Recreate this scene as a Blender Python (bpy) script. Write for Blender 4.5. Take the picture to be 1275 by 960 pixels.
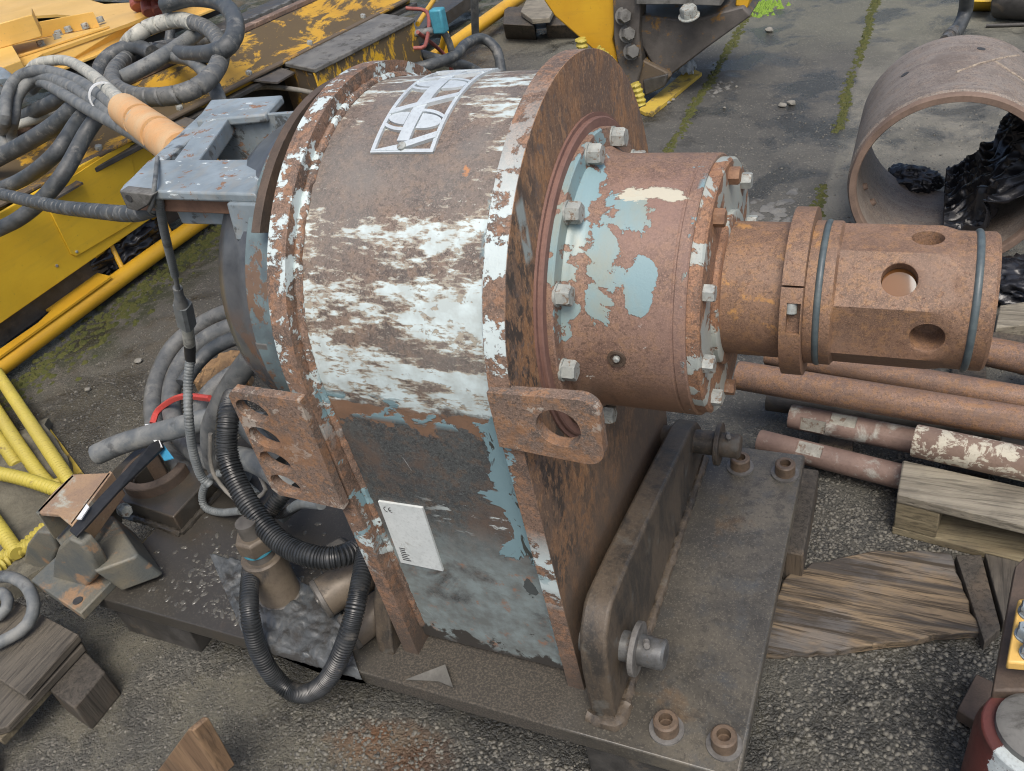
import bpy, bmesh, math, random
import numpy as np
from mathutils import Vector, Matrix, Quaternion
from mathutils.geometry import tessellate_polygon
random.seed(7)
sc = bpy.context.scene
for o in list(bpy.data.objects): bpy.data.objects.remove(o)
col = sc.collection
PI = math.pi

# ------------------------------------------------------------------ camera
FPX = 1060.0; CX, CY = 637.5, 480.0
_X = Vector((2392, 272, -1050)).normalized()
_Y = Vector((573, -910, 1050)); _Y = (_Y - _X * _X.dot(_Y)).normalized()
_Z = _X.cross(_Y)
ROT = Matrix((_X, _Y, _Z))
CAM = Vector((0, 0, 1.5))
cd = bpy.data.cameras.new('camera'); cam = bpy.data.objects.new('camera', cd); col.objects.link(cam)
cd.sensor_width = 36; cd.lens = 36 * FPX / 1275; cd.clip_start = .02; cd.clip_end = 500
m3 = Matrix((ROT.col[0], -ROT.col[1], -ROT.col[2])).transposed()
cam.matrix_world = Matrix.Translation(CAM) @ m3.to_4x4()
sc.camera = cam
sc.render.resolution_x = 1024; sc.render.resolution_y = 771

# ------------------------------------------------------------------ sky, sun, exposure
SUN_EL, SUN_AZ = 60, 150          # degrees; azimuth clockwise from +Y
w = bpy.data.worlds.new('World'); sc.world = w; w.use_nodes = True
wt = w.node_tree; bg = wt.nodes['Background']
sky = wt.nodes.new('ShaderNodeTexSky'); sky.sky_type = 'NISHITA'; sky.sun_disc = False
sky.sun_elevation = math.radians(SUN_EL); sky.sun_rotation = math.radians(SUN_AZ)
sky.air_density = 1.0; sky.dust_density = 5.0; sky.ozone_density = 1.0
wt.links.new(sky.outputs[0], bg.inputs[0]); bg.inputs[1].default_value = .12
sl = bpy.data.lights.new('sun', 'SUN'); sun = bpy.data.objects.new('sun', sl); col.objects.link(sun)
sl.energy = 1.5; sl.angle = math.radians(28); sl.color = (1, .96, .9)
el, az = math.radians(SUN_EL), math.radians(SUN_AZ)
sd = Vector((math.sin(az) * math.cos(el), math.cos(az) * math.cos(el), math.sin(el)))
sun.rotation_euler = sd.to_track_quat('Z', 'Y').to_euler()
sc.view_settings.view_transform = 'Standard'; sc.view_settings.look = 'None'
sc.view_settings.exposure = 0.55; sc.cycles.filter_width = 1.1; sc.view_settings.gamma = 1

# ------------------------------------------------------------------ helpers: points
def P(u, v, ax, val):
    d = ROT @ Vector((u - CX, v - CY, FPX)); i = 'xyz'.index(ax)
    return CAM + d * ((val - CAM[i]) / d[i])
def PZ(z, *pts): return [P(u, v, 'z', z) for u, v in pts]
def PY(y, *pts): return [P(u, v, 'y', y) for u, v in pts]
AY, AZ = 1.075, .826               # axis of the gearbox

# ------------------------------------------------------------------ helpers: mesh builder
class MB:
    def __init__(s): s.v = []; s.f = []
    def add(s, vs, fs):
        o = len(s.v); s.v += [Vector(p) for p in vs]; s.f += [tuple(i + o for i in f) for f in fs]; return s
    def hexa(s, p):
        return s.add(p, [(3,2,1,0),(4,5,6,7),(0,1,5,4),(1,2,6,5),(2,3,7,6),(3,0,4,7)])
    def box(s, a, b):
        (x0,y0,z0),(x1,y1,z1) = a, b
        return s.hexa([(x0,y0,z0),(x1,y0,z0),(x1,y1,z0),(x0,y1,z0),(x0,y0,z1),(x1,y0,z1),(x1,y1,z1),(x0,y1,z1)])
    def slab(s, quad, th, down=Vector((0,0,-1))):
        q = [Vector(p) for p in quad]; d = Vector(down).normalized() * th
        return s.poly3(q, d)
    def poly3(s, pts, d):
        n = len(pts); pts = [Vector(p) for p in pts]; d = Vector(d)
        tri = tessellate_polygon([pts])
        v = pts + [p + d for p in pts]; f = []
        nrm = Vector((0,0,0))
        for a, b, c in tri: nrm += (pts[b]-pts[a]).cross(pts[c]-pts[a])
        for a, b, c in tri:
            f += [(a,b,c),(c+n,b+n,a+n)] if nrm.dot(d) < 0 else [(c,b,a),(a+n,b+n,c+n)]
        for i in range(n): j = (i+1) % n; f.append((i, j, j+n, i+n))
        return s.add(v, f)
    def prism(s, outline, axis, a0, a1, holes=()):
        # outline: 2D points; axis x -> (y,z), y -> (x,z), z -> (x,y)
        polys = [[Vector((p[0], p[1], 0)) for p in outline]] + [[Vector((p[0], p[1], 0)) for p in h] for h in holes]
        flat = [p for q in polys for p in q]; n = len(flat)
        def m(p, a): return {'x': (a, p.x, p.y), 'y': (p.x, a, p.y), 'z': (p.x, p.y, a)}[axis]
        v = [m(p, a0) for p in flat] + [m(p, a1) for p in flat]; f = []
        for t in tessellate_polygon(polys): f += [tuple(t), tuple(i + n for i in reversed(t))]
        o = 0
        for q in polys:
            k = len(q)
            for i in range(k): f.append((o+i, o+(i+1)%k, o+(i+1)%k+n, o+i+n))
            o += k
        return s.add(v, f)
    def lathe(s, prof, o=(0,0,0), d=(1,0,0), seg=64, rfun=None):
        # prof: (t along axis, radius); closed at the ends when radius 0
        o = Vector(o); d = Vector(d).normalized()
        a = Vector((0,0,1)) if abs(d.z) < .9 else Vector((1,0,0))
        e1 = (a - d * a.dot(d)).normalized(); e2 = d.cross(e1)
        v = []; f = []
        for t, r in prof:
            for k in range(seg):
                th = 2*PI*k/seg; rr = rfun(t, r, th) if rfun else r
                v.append(o + d*t + (e1*math.cos(th) + e2*math.sin(th)) * rr)
        for i in range(len(prof)-1):
            for k in range(seg):
                j = (k+1) % seg; f.append((i*seg+k, i*seg+j, (i+1)*seg+j, (i+1)*seg+k))
        n = len(prof)-1
        if prof[0] != prof[-1]:
            f.append(tuple(reversed(range(seg)))); f.append(tuple(n*seg+k for k in range(seg)))
        return s.add(v, f)
    def cyl(s, a, b, r, r2=None, seg=24):
        a, b = Vector(a), Vector(b); L = (b-a).length; r2 = r if r2 is None else r2
        return s.lathe([(0, r), (L, r2)], a, b-a, seg)
    def ring(s, ro, ri, t0, t1, o, d, seg=64):
        o = Vector(o)
        return s.lathe([(t0, ri), (t0, ro), (t1, ro), (t1, ri), (t0, ri)], o, d, seg)
    def tube(s, pts, r, seg=14, step=.02, rf=None, smooth=True, caps=True):
        q = curve(pts, step) if smooth else [Vector(p) for p in pts]
        v = []; f = []; T = (q[1]-q[0]).normalized()
        N = T.orthogonal().normalized(); L = 0
        for i, p in enumerate(q):
            t = (q[min(i+1, len(q)-1)] - q[max(i-1, 0)]).normalized()
            N = (N - t * N.dot(t)).normalized(); Bn = t.cross(N)
            if i: L += (p - q[i-1]).length
            for k in range(seg):
                th = 2*PI*k/seg
                rr = rf(L, th) * r if rf else r
                v.append(p + (N*math.cos(th) + Bn*math.sin(th)) * rr)
        n = len(q)
        for i in range(n-1):
            for k in range(seg):
                j = (k+1) % seg; f.append((i*seg+k, i*seg+j, (i+1)*seg+j, (i+1)*seg+k))
        if caps: f.append(tuple(reversed(range(seg)))); f.append(tuple((n-1)*seg+k for k in range(seg)))
        return s.add(v, f)
    def mesh(s, name, origin):
        me = bpy.data.meshes.new(name)
        me.from_pydata([tuple(p - origin) for p in s.v], [], s.f); me.update()
        bm = bmesh.new(); bm.from_mesh(me)
        bmesh.ops.recalc_face_normals(bm, faces=bm.faces); bm.to_mesh(me); bm.free()
        me.shade_smooth(); me.set_sharp_from_angle(angle=math.radians(38))
        return me
def curve(pts, step):
    # Catmull-Rom through the points, resampled evenly
    p = [Vector(q) for q in pts]
    if len(p) == 2: dense = [p[0].lerp(p[1], i/200) for i in range(201)]
    else:
        e = [p[0]*2-p[1]] + p + [p[-1]*2-p[-2]]; dense = []
        for i in range(1, len(e)-2):
            a, b, c, d = e[i-1:i+3]
            for k in range(40):
                t = k/40
                dense.append(.5*((2*b) + (c-a)*t + (2*a-5*b+4*c-d)*t*t + (3*b-a-3*c+d)*t*t*t))
        dense.append(p[-1])
    L = [0]
    for i in range(1, len(dense)): L.append(L[-1] + (dense[i]-dense[i-1]).length)
    n = max(2, int(L[-1]/step)); out = []; j = 0
    for k in range(n+1):
        t = L[-1]*k/n
        while j < len(L)-2 and L[j+1] < t: j += 1
        f = (t-L[j])/max(1e-9, L[j+1]-L[j]); out.append(dense[j].lerp(dense[j+1], min(1, max(0, f))))
    return out
def wm(o):
    m = o.matrix_parent_inverse @ o.matrix_basis if o.parent else o.matrix_basis
    return (wm(o.parent) @ m) if o.parent else m.copy()
def adopt(o, parent):
    if parent: o.parent = parent; o.matrix_parent_inverse = wm(parent).inverted()
def tag(o, label=None, cat=None, group=None, kind=None):
    for k, v in (('label', label), ('category', cat), ('group', group), ('kind', kind)):
        if v: o[k] = v
    return o
def thing(name, loc, label, cat, group=None):
    o = bpy.data.objects.new(name, None); col.objects.link(o); o.location = loc; o.empty_display_size = .05
    return tag(o, label, cat, group)
def ob(name, mb, mat, parent=None, bevel=0, seg=2, wn=False):
    lo = Vector([min(p[i] for p in mb.v) for i in range(3)]); hi = Vector([max(p[i] for p in mb.v) for i in range(3)])
    c = (lo+hi)/2
    if not parent: c.z = lo.z
    me = mb.mesh(name, c); me.materials.append(mat)
    o = bpy.data.objects.new(name, me); col.objects.link(o); o.location = c; adopt(o, parent)
    if bevel:
        b = o.modifiers.new('bevel', 'BEVEL'); b.width = bevel; b.segments = seg; b.limit_method = 'ANGLE'; b.angle_limit = math.radians(40)
    return o
def inst(name, me, loc, axis=(0,0,1), roll=0, parent=None, mat=None, scale=1):
    o = bpy.data.objects.new(name, me); col.objects.link(o); o.location = loc
    o.rotation_mode = 'QUATERNION'
    o.rotation_quaternion = Vector(axis).normalized().to_track_quat('Z', 'Y') @ Quaternion((0,0,1), roll)
    if scale != 1: o.scale = (scale,)*3
    if mat: o.material_slots[0].link = 'OBJECT'; o.material_slots[0].material = mat
    adopt(o, parent); return o
def cut(o, cutters):
    tmp = []
    for mb in cutters:
        me = mb.mesh('cutter', Vector((0,0,0))); c = bpy.data.objects.new('cutter', me); col.objects.link(c)
        m = o.modifiers.new('cut', 'BOOLEAN'); m.object = c; m.operation = 'DIFFERENCE'; m.solver = 'EXACT'; tmp.append(c)
    bpy.context.view_layer.update()
    dg = bpy.context.evaluated_depsgraph_get()
    me = bpy.data.meshes.new_from_object(o.evaluated_get(dg))
    o.modifiers.clear(); o.data = me
    for c in tmp: bpy.data.objects.remove(c)
    me.shade_smooth(); me.set_sharp_from_angle(angle=math.radians(38))
def arc(cx, cy, r, a0, a1, n): return [(cx + r*math.cos(math.radians(a0+(a1-a0)*i/n)), cy + r*math.sin(math.radians(a0+(a1-a0)*i/n))) for i in range(n+1)]
def circle(cx, cy, r, n=24, ry=None): return [(cx + r*math.cos(2*PI*i/n), cy + (ry or r)*math.sin(2*PI*i/n)) for i in range(n)]
def rough_poly(pts, n, amp, seed=0):
    rnd = random.Random(seed); out = []
    for i in range(len(pts)):
        a, b = Vector(pts[i]), Vector(pts[(i+1) % len(pts)])
        for k in range(n):
            p = a.lerp(b, k/n)
            if k: p = p + Vector([rnd.uniform(-amp, amp) for _ in range(len(p))])
            out.append(p)
    return out
def sheet(mb, fn, nu, nv, th=.002):
    top = [Vector(fn(i/nu, j/nv)) for j in range(nv+1) for i in range(nu+1)]
    n = len(top); v = top + [p + Vector((0,0,-th)) for p in top]; f = []
    W = nu+1
    for j in range(nv):
        for i in range(nu):
            a = j*W+i; f.append((a, a+1, a+W+1, a+W)); f.append((a+n+W, a+n+W+1, a+n+1, a+n))
    for i in range(nu):
        f.append((i, i+n, i+1+n, i+1)); a = nv*W+i; f.append((a+1, a+1+n, a+n, a))
    for j in range(nv):
        a = j*W; f.append((a+W, a+W+n, a+n, a)); b = j*W+nu; f.append((b, b+n, b+W+n, b+W))
    return mb.add(v, f)
from mathutils import noise as mn
def nz(p, s, o=0): return mn.noise(Vector(p)*s + Vector((o, o*1.7, o*.3)))

# ------------------------------------------------------------------ helpers: materials
class G:
    def __init__(s, name):
        s.m = bpy.data.materials.new(name); s.m.use_nodes = True; s.t = s.m.node_tree
        s.bsdf = s.t.nodes['Principled BSDF']; s.geo = s.new('ShaderNodeNewGeometry')
        sp = s.new('ShaderNodeSeparateXYZ'); s.link(s.geo.outputs['Position'], sp.inputs[0])
        s.x, s.y, s.z = sp.outputs; s.p = s.geo.outputs['Position']
    def new(s, t): return s.t.nodes.new(t)
    def link(s, a, b): s.t.links.new(a, b)
    def put(s, v, i):
        if hasattr(v, 'is_output'): s.link(v, i)
        else: i.default_value = v
    def math(s, op, a, b=0, c=0, clamp=False):
        n = s.new('ShaderNodeMath'); n.operation = op; n.use_clamp = clamp
        s.put(a, n.inputs[0]); s.put(b, n.inputs[1]); s.put(c, n.inputs[2]); return n.outputs[0]
    def add(s, a, b): return s.math('ADD', a, b)
    def sub(s, a, b): return s.math('SUBTRACT', a, b)
    def mul(s, a, b): return s.math('MULTIPLY', a, b)
    def mx(s, a, b): return s.math('MAXIMUM', a, b)
    def inv(s, a): return s.math('SUBTRACT', 1.0, a)
    def thr(s, v, lo, hi, a=0., b=1.):
        n = s.new('ShaderNodeMapRange'); n.clamp = True; s.put(v, n.inputs[0])
        for i, q in enumerate((lo, hi, a, b)): n.inputs[i+1].default_value = q
        return n.outputs[0]
    def band(s, v, a, b, c, d): return s.mul(s.thr(v, a, b), s.thr(v, c, d, 1., 0.))
    def noise(s, sc_=10., detail=5, rough=.6, dist=0., off=0., vec=None):
        vec = vec or s.p
        if not isinstance(sc_, (int, float)) or off:
            n = s.new('ShaderNodeVectorMath'); n.operation = 'MULTIPLY_ADD'; s.link(vec, n.inputs[0])
            n.inputs[1].default_value = sc_ if not isinstance(sc_, (int, float)) else (sc_,)*3
            n.inputs[2].default_value = (off, off*1.3, off*.7); vec = n.outputs[0]; k = 1.
        else: k = sc_
        t = s.new('ShaderNodeTexNoise'); s.link(vec, t.inputs['Vector']); t.inputs['Scale'].default_value = k
        t.inputs['Detail'].default_value = detail; t.inputs['Roughness'].default_value = rough; t.inputs['Distortion'].default_value = dist
        return t.outputs['Fac']
    def voro(s, k, feature='F1', rand=1.):
        t = s.new('ShaderNodeTexVoronoi'); t.feature = feature; s.link(s.p, t.inputs['Vector']); t.inputs['Scale'].default_value = k
        return t.outputs
    def mix(s, f, a, b):
        n = s.new('ShaderNodeMix'); n.data_type = 'RGBA'; s.put(f, n.inputs[0])
        for v, i in ((a, 6), (b, 7)): s.put(v if hasattr(v, 'is_output') else (*v, 1.), n.inputs[i])
        return n.outputs[2]
    def mixf(s, f, a, b):
        n = s.new('ShaderNodeMix'); n.data_type = 'FLOAT'; s.put(f, n.inputs[0]); s.put(a, n.inputs[2]); s.put(b, n.inputs[3]); return n.outputs[0]
    def ramp(s, v, stops):
        n = s.new('ShaderNodeValToRGB'); s.link(v, n.inputs[0]); e = n.color_ramp.elements
        e[0].position, e[0].color = stops[0][0], (stops[0][1],)*3 + (1,)
        e[1].position, e[1].color = stops[-1][0], (stops[-1][1],)*3 + (1,)
        for p, c in stops[1:-1]: q = e.new(p); q.color = (c, c, c, 1)
        return n.outputs[0]
    def done(s, colr, rough, height=None, bump=.3, dist=.002, metal=0., spec=None, coat=0):
        b = s.bsdf
        s.put(colr if hasattr(colr, 'is_output') else (*colr, 1.), b.inputs['Base Color']); s.put(rough, b.inputs['Roughness']); s.put(metal, b.inputs['Metallic'])
        if spec is not None: b.inputs['Specular IOR Level'].default_value = spec
        if height is not None:
            n = s.new('ShaderNodeBump'); n.inputs['Strength'].default_value = bump; n.inputs['Distance'].default_value = dist
            s.put(height, n.inputs['Height']); s.link(n.outputs[0], b.inputs['Normal'])
        return s.m
    def rust(s, a, b, c, k=1., off=0.):
        # three-tone mottled rust: a main, b dark, c orange
        n1 = s.noise(14*k, 6, .65, .3, off+3.1); n2 = s.noise(55*k, 5, .7, 0, off+8.3); n3 = s.noise(190*k, 3, .6, 0, off); n4 = s.noise(420*k, 2, .6, 0, off+1.)
        q = s.mix(s.thr(n1, .45, .57), a, b)
        q = s.mix(s.mul(s.thr(n2, .50, .58), .7), q, c)
        q = s.mix(s.mul(s.thr(n3, .52, .60), .62), q, tuple(x*.40 for x in a))
        q = s.mix(s.mul(s.thr(n4, .53, .61), .5), q, tuple(min(.5, x*1.8) for x in a))
        return q, s.add(s.mul(n2, .6), s.add(s.mul(n3, .5), s.mul(n4, .25)))
def simple(name, a, b, k=20., rough=.6, rough2=None, dirt=None, dirt_t=(.5, .7), dirt_k=6., bump=.2, dist=.001, metal=0., off=0., fine=180.):
    g = G(name); n = g.noise(k, 5, .6, 0, off+1.); f = g.noise(fine, 4, .6, 0, off+2.)
    c = g.mix(g.thr(n, .35, .65), a, b); r = rough if rough2 is None else g.mixf(g.thr(n, .35, .65), rough, rough2)
    if dirt:
        d = g.thr(g.noise(dirt_k, 7, .7, .4, off+5.), *dirt_t); c = g.mix(d, c, dirt); r = g.mixf(d, r, .85)
    c = g.mix(g.mul(g.thr(f, .5, .75), .35), c, tuple(x*.5 for x in b))
    return g.done(c, r, g.add(g.mul(n, .5), f), bump, dist, metal)
M = {}
# ------------------------------------------------------------------ materials
WHITE = (.56, .655, .66); WHITE2 = (.44, .50, .49); CREAM = (.48, .45, .36); BLUE = (.20, .31, .34); BLUE2 = (.15, .235, .26)
def mat_shell():
    g = G('worn_painted_shell')
    c, h = g.rust((.160, .125, .102), (.112, .096, .085), (.215, .155, .112))
    big = g.noise(5., 3, .5, .2, 4.)
    c = g.mix(g.mul(g.thr(big, .52, .7), .6), c, (.19, .18, .165)); spk = g.thr(g.noise(230., 4, .7, 0, 77.), .60, .66)
    r = g.thr(big, .3, .7, .42, .62)
    up = g.thr(g.add(g.z, g.mul(g.sub(g.noise(16., 6, .65, 0, 1.), .5), .10)), .775, .79)
    # white paint: streaks along the barrel, thick in bands
    zz = g.thr(g.z, .70, 1.14)
    prof = g.ramp(zz, [(0, .35), (.19, .52), (.27, .60), (.36, .66), (.42, .50), (.47, .46), (.545, .62), (.60, .64), (.66, .42), (.71, .46), (.745, .64), (.78, .42), (.84, .22), (.9, .20), (.97, .44), (1, .5)])
    endx = g.mx(g.thr(g.x, -.56, -.47, 0., .15), g.thr(g.x, -.70, -.752, 0., .06))
    st = g.noise((14., 46., 46.), 8, .66, .2, 2.3); st2 = g.noise((55., 150., 150.), 4, .6, 0, 6.)
    lump = g.noise((4., 11., 11.), 4, .55, 0, 9.)
    val = g.add(g.add(g.mul(g.sub(st, .5), 1.5), g.mul(g.sub(st2, .5), .75)), g.add(g.mul(g.sub(lump, .5), .7), g.mul(g.sub(g.add(prof, endx), .5), .95)))
    creamm = g.mul(g.thr(val, -.01, .05), up)
    whm = g.mul(g.mul(g.thr(val, .075, .09), up), g.thr(g.add(g.noise((55., 75., 75.), 6, .66, .2, 88.), g.mul(val, .35)), .455, .475))
    c = g.mix(g.mul(creamm, .55), c, CREAM); c = g.mix(g.mul(g.mul(spk, g.thr(val, -.16, -.02)), up), c, (.42, .42, .37)); c = g.mix(whm, c, g.mix(g.thr(g.noise(30., 4, .6), .4, .6), WHITE, WHITE2)); tanm = g.mul(g.mul(whm, g.thr(val, .17, .09)), .45); c = g.mix(tanm, c, (.36, .30, .21))
    r = g.mixf(whm, r, .42)
    # lower wall: dark greasy blue-grey with rust coming through
    low = g.inv(up)
    dn = g.noise((9., 9., 7.), 7, .68, .3, 12.)
    dk, _ = g.rust((.076, .082, .081), (.056, .060, .061), (.115, .085, .065), 1., 5.)
    dk = g.mix(g.mul(g.thr(dn, .5, .62), .75), dk, (.12, .085, .065))
    # cloudy lighter blue-grey field near the foot
    fld = g.mul(g.band(g.z, .19, .20, .44, .56), g.thr(g.noise((8., 8., 10.), 7, .68, .5, 21.), .34, .46))
    dk = g.mix(fld, dk, g.mix(g.thr(g.noise(26., 6, .7, 0, 3.), .38, .64), (.22, .265, .265), (.14, .155, .15)))
    dk = g.mix(g.mul(fld, g.thr(g.noise(34., 6, .7, 0, 31.), .58, .66)), dk, (.26, .15, .10))
    # scuffed white streaks around the middle of the wall
    scf = g.mul(g.band(g.z, .52, .56, .60, .66), g.thr(g.noise((16., 60., 70.), 8, .7, .1, 7.), .60, .63))
    scf = g.mul(scf, g.thr(g.x, -.66, -.58))
    dk = g.mix(scf, dk, (.50, .56, .55))
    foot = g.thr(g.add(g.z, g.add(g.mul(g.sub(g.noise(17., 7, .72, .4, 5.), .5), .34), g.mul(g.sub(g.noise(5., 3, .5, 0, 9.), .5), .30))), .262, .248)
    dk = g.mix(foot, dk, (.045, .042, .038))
    c = g.mix(low, c, dk); r = g.mixf(low, r, g.thr(dn, .35, .7, .40, .62))
    # rusty edge and pale blue paint that survives under the white
    ed = g.thr(g.add(g.band(g.z, .69, .77, .785, .80), g.mul(g.sub(g.noise(22., 8, .72, .2, 15.), .5), 2.4)), .74, .82)
    c = g.mix(g.mul(ed, .85), c, g.mix(g.noise(40., 4, .6), (.14, .085, .055), (.28, .16, .095)))
    edge2 = g.mul(g.thr(g.add(g.x, g.mul(g.sub(g.z, .6), -.12)), -.575, -.475), g.band(g.z, .42, .50, .77, .81))
    bn = g.noise((13., 13., 11.), 5, .6, .7, 33.)
    b2 = g.thr(g.add(bn, g.mul(g.sub(edge2, 1.), .35)), .405, .415)
    b1 = g.mul(g.band(g.z, .755, .765, .798, .812), g.thr(g.noise((11., 16., 16.), 6, .6, .3, 40.), .50, .52))
    b3 = g.mul(g.thr(g.x, -.478, -.470), g.thr(g.noise((20., 16., 16.), 5, .6, 0, 44.), .56, .58))
    bl = g.mx(g.mx(b1, b2), b3)
    c = g.mix(bl, c, g.mix(g.noise(18., 4, .6, 0, 2.), BLUE, BLUE2)); r = g.mixf(bl, r, .45)
    # dark oil runs on the blue
    oil = g.mul(b2, g.thr(g.noise((30., 30., 16.), 5, .6, .8, 51.), .585, .60)); c = g.mix(oil, c, (.05, .055, .05))
    # scratches
    sv = g.add(g.add(g.mul(g.x, 38.), g.mul(g.z, 25.)), g.mul(g.noise(4., 2, .5), 3.))
    scr = g.mul(g.thr(g.math('ABSOLUTE', g.sub(g.math('FRACT', sv), .5)), .02, .008), g.mul(low, g.thr(g.noise(9., 3, .5, 0, 61.), .64, .68)))
    c = g.mix(g.mul(scr, .8), c, (.5, .53, .52))
    os = g.thr(g.add(g.add(g.math('POWER', g.mul(g.sub(g.x, -.515), 150.), 2.), g.math('POWER', g.mul(g.sub(g.z, 1.085), 120.), 2.)), g.mul(g.noise(110., 5, .7), 4.)), 2.6, 2.0); c = g.mix(g.mul(os, g.thr(g.y, 1.1, 1.0)), c, (.42, .20, .09))
    blob = g.thr(g.add(g.add(g.math('POWER', g.mul(g.sub(g.x, -.492), 70.), 2.), g.math('POWER', g.mul(g.sub(g.z, .415), 38.), 2.)), g.mul(g.noise(70., 3, .6), 2.)), 1.75, 1.6); c = g.mix(blob, c, (.07, .08, .08)); r = g.mixf(blob, r, .15)
    hh = g.add(g.mul(h, .35), g.add(g.mul(whm, .9), g.mul(bl, 1.1)))
    return g.done(c, r, hh, .55, .0018)
def mat_rim():
    g = G('rim_rust')
    c, h = g.rust((.185, .122, .088), (.105, .078, .062), (.29, .155, .085), 1., 2.)
    # the flat face: streaky black and orange scale
    fs = g.noise((46., 42., 20.), 7, .72, .3, 3.); f2 = g.noise((12., 9., 5.), 5, .65, .3, 17.)
    face = g.thr(g.x, -.4285, -.4275)
    fc = g.mix(g.thr(f2, .44, .56), (.15, .10, .072), (.29, .155, .075)); sp_ = g.noise((150., 150., 70.), 4, .7, 0, 2.); fc = g.mix(g.mul(g.thr(sp_, .48, .62), .7), fc, (.10, .062, .045)); fc = g.mix(g.mul(g.thr(g.noise(260., 3, .6), .55, .66), .6), fc, (.36, .24, .15))
    fc = g.mix(g.mul(g.thr(fs, .50, .56), g.mx(g.thr(g.add(g.y, g.mul(g.sub(f2, .5), .3)), .98, .84), g.thr(g.z, .80, .70, 0., .75))), fc, (.055, .044, .037)); fc = g.mix(g.mul(g.thr(g.noise((70., 70., 40.), 5, .7, .2, 19.), .56, .61), .75), fc, (.34, .20, .11)); fc = g.mix(g.thr(g.noise(60., 5, .7, 0, 7.), .56, .66), fc, (.13, .10, .085))
    lowz = g.thr(g.add(g.z, g.mul(g.sub(f2, .5), .5)), .62, .38)
    fc = g.mix(g.mul(lowz, .8), fc, g.mix(fs, (.07, .058, .046), (.15, .105, .07)))
    c = g.mix(face, c, fc)
    ch = g.noise((22., 26., 26.), 8, .7, .2, 5.)
    gate = g.mx(g.band(g.z, .76, .84, 1.06, 1.16), g.band(g.z, .40, .46, .52, .60))
    gate = g.mx(gate, g.mul(g.thr(g.x, -.6, -.61), g.thr(g.z, .70, .80)))
    wm_ = g.mul(g.mul(g.thr(g.add(ch, g.mul(g.thr(g.x, -.6, -.5, 0., .05), 1.)), .525, .545), gate), g.inv(face))
    c = g.mix(wm_, c, g.mix(g.noise(30., 4, .6), WHITE, WHITE2))
    blu = g.mul(g.mul(g.thr(g.noise((12., 12., 16.), 5, .6, .3, 71.), .61, .62), g.inv(face)), g.band(g.z, .45, .5, .8, .85))
    c = g.mix(blu, c, BLUE)
    bs = g.mul(face, g.mul(g.band(g.y, .845, .85, .868, .873), g.band(g.z, .98, .99, 1.06, 1.07)))
    c = g.mix(g.mul(bs, g.thr(ch, .35, .45)), c, (.27, .31, .30))
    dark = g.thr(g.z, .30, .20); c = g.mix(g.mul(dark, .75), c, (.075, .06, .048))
    return g.done(c, g.mixf(wm_, .68, .45), g.add(g.mul(h, .6), g.add(g.mul(fs, .7), wm_)), .6, .0022)
def mat_hub():
    g = G('hub_rust')
    c, h = g.rust((.205, .132, .098), (.158, .10, .076), (.255, .155, .095), 1.2, 9.)
    cl = g.noise(5., 4, .55, .2, 3.); c = g.mix(g.mul(g.thr(cl, .5, .7), .7), c, (.235, .15, .125))
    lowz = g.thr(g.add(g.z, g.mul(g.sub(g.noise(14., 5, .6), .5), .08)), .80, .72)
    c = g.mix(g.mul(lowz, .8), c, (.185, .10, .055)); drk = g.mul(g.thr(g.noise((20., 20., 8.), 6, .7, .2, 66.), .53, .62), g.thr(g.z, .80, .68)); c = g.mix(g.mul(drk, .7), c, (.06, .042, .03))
    ang = g.math('ARCTAN2', g.sub(g.z, AZ), g.sub(AY, g.y))       # 0 = towards -Y, pi/2 = up
    n = g.noise((13., 17., 17.), 5, .58, .55, 27.)
    def ell(cx, ca, hx, ha):
        e = g.add(g.math('POWER', g.mul(g.sub(g.x, cx), 1/hx), 2.), g.math('POWER', g.mul(g.sub(ang, ca), 1/ha), 2.)); return g.thr(e, 2.2, 0.)
    reg = g.mx(g.mx(ell(-.357, .72, .026, .42), ell(-.303, .50, .018, .26)), g.mx(ell(-.402, .95, .022, .75), ell(-.33, 1.0, .03, .22)))
    n = g.add(g.mul(n, .75), g.mul(g.noise((45., 40., 40.), 5, .7, .3, 57.), .25)); vv = g.add(n, g.mul(g.sub(reg, .60), .25))
    bl = g.mul(g.thr(vv, .512, .518), g.thr(g.x, -.246, -.25))
    bl = g.mx(bl, g.mul(g.mul(g.band(ang, -.2, .1, 1.3, 1.5), g.band(g.x, -.25, -.245, -.231, -.229)), g.thr(g.noise(24., 4, .6, .3, 2.), .57, .58)))
    halo = g.mul(g.thr(vv, .485, .515), g.inv(bl))
    c = g.mix(g.mul(halo, .35), c, (.16, .085, .06))
    c = g.mix(bl, c, g.mix(g.thr(g.noise((16., 9., 9.), 5, .6, 0, 4.), .45, .7), (.205, .31, .335), (.26, .285, .24)))
    glint = g.thr(g.add(g.mul(g.band(ang, 1.10, 1.20, 1.24, 1.34), g.band(g.x, -.37, -.335, -.275, -.25)), g.mul(g.sub(g.noise((30., 70., 70.), 7, .72, 0, 1.), .5), 2.2)), .55, .62)  # whitish streak on the upper hub: specular highlight painted into the colour
    c = g.mix(g.mul(glint, .9), c, (.50, .485, .39))
    chips = g.thr(g.noise(28., 6, .7, 0, 81.), .70, .715); c = g.mix(g.mul(chips, .8), c, (.5, .5, .46))
    return g.done(c, g.mixf(bl, .62, .38), g.add(g.mul(h, .45), g.mul(g.mx(bl, glint), 1.4)), .6, .0018)
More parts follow.
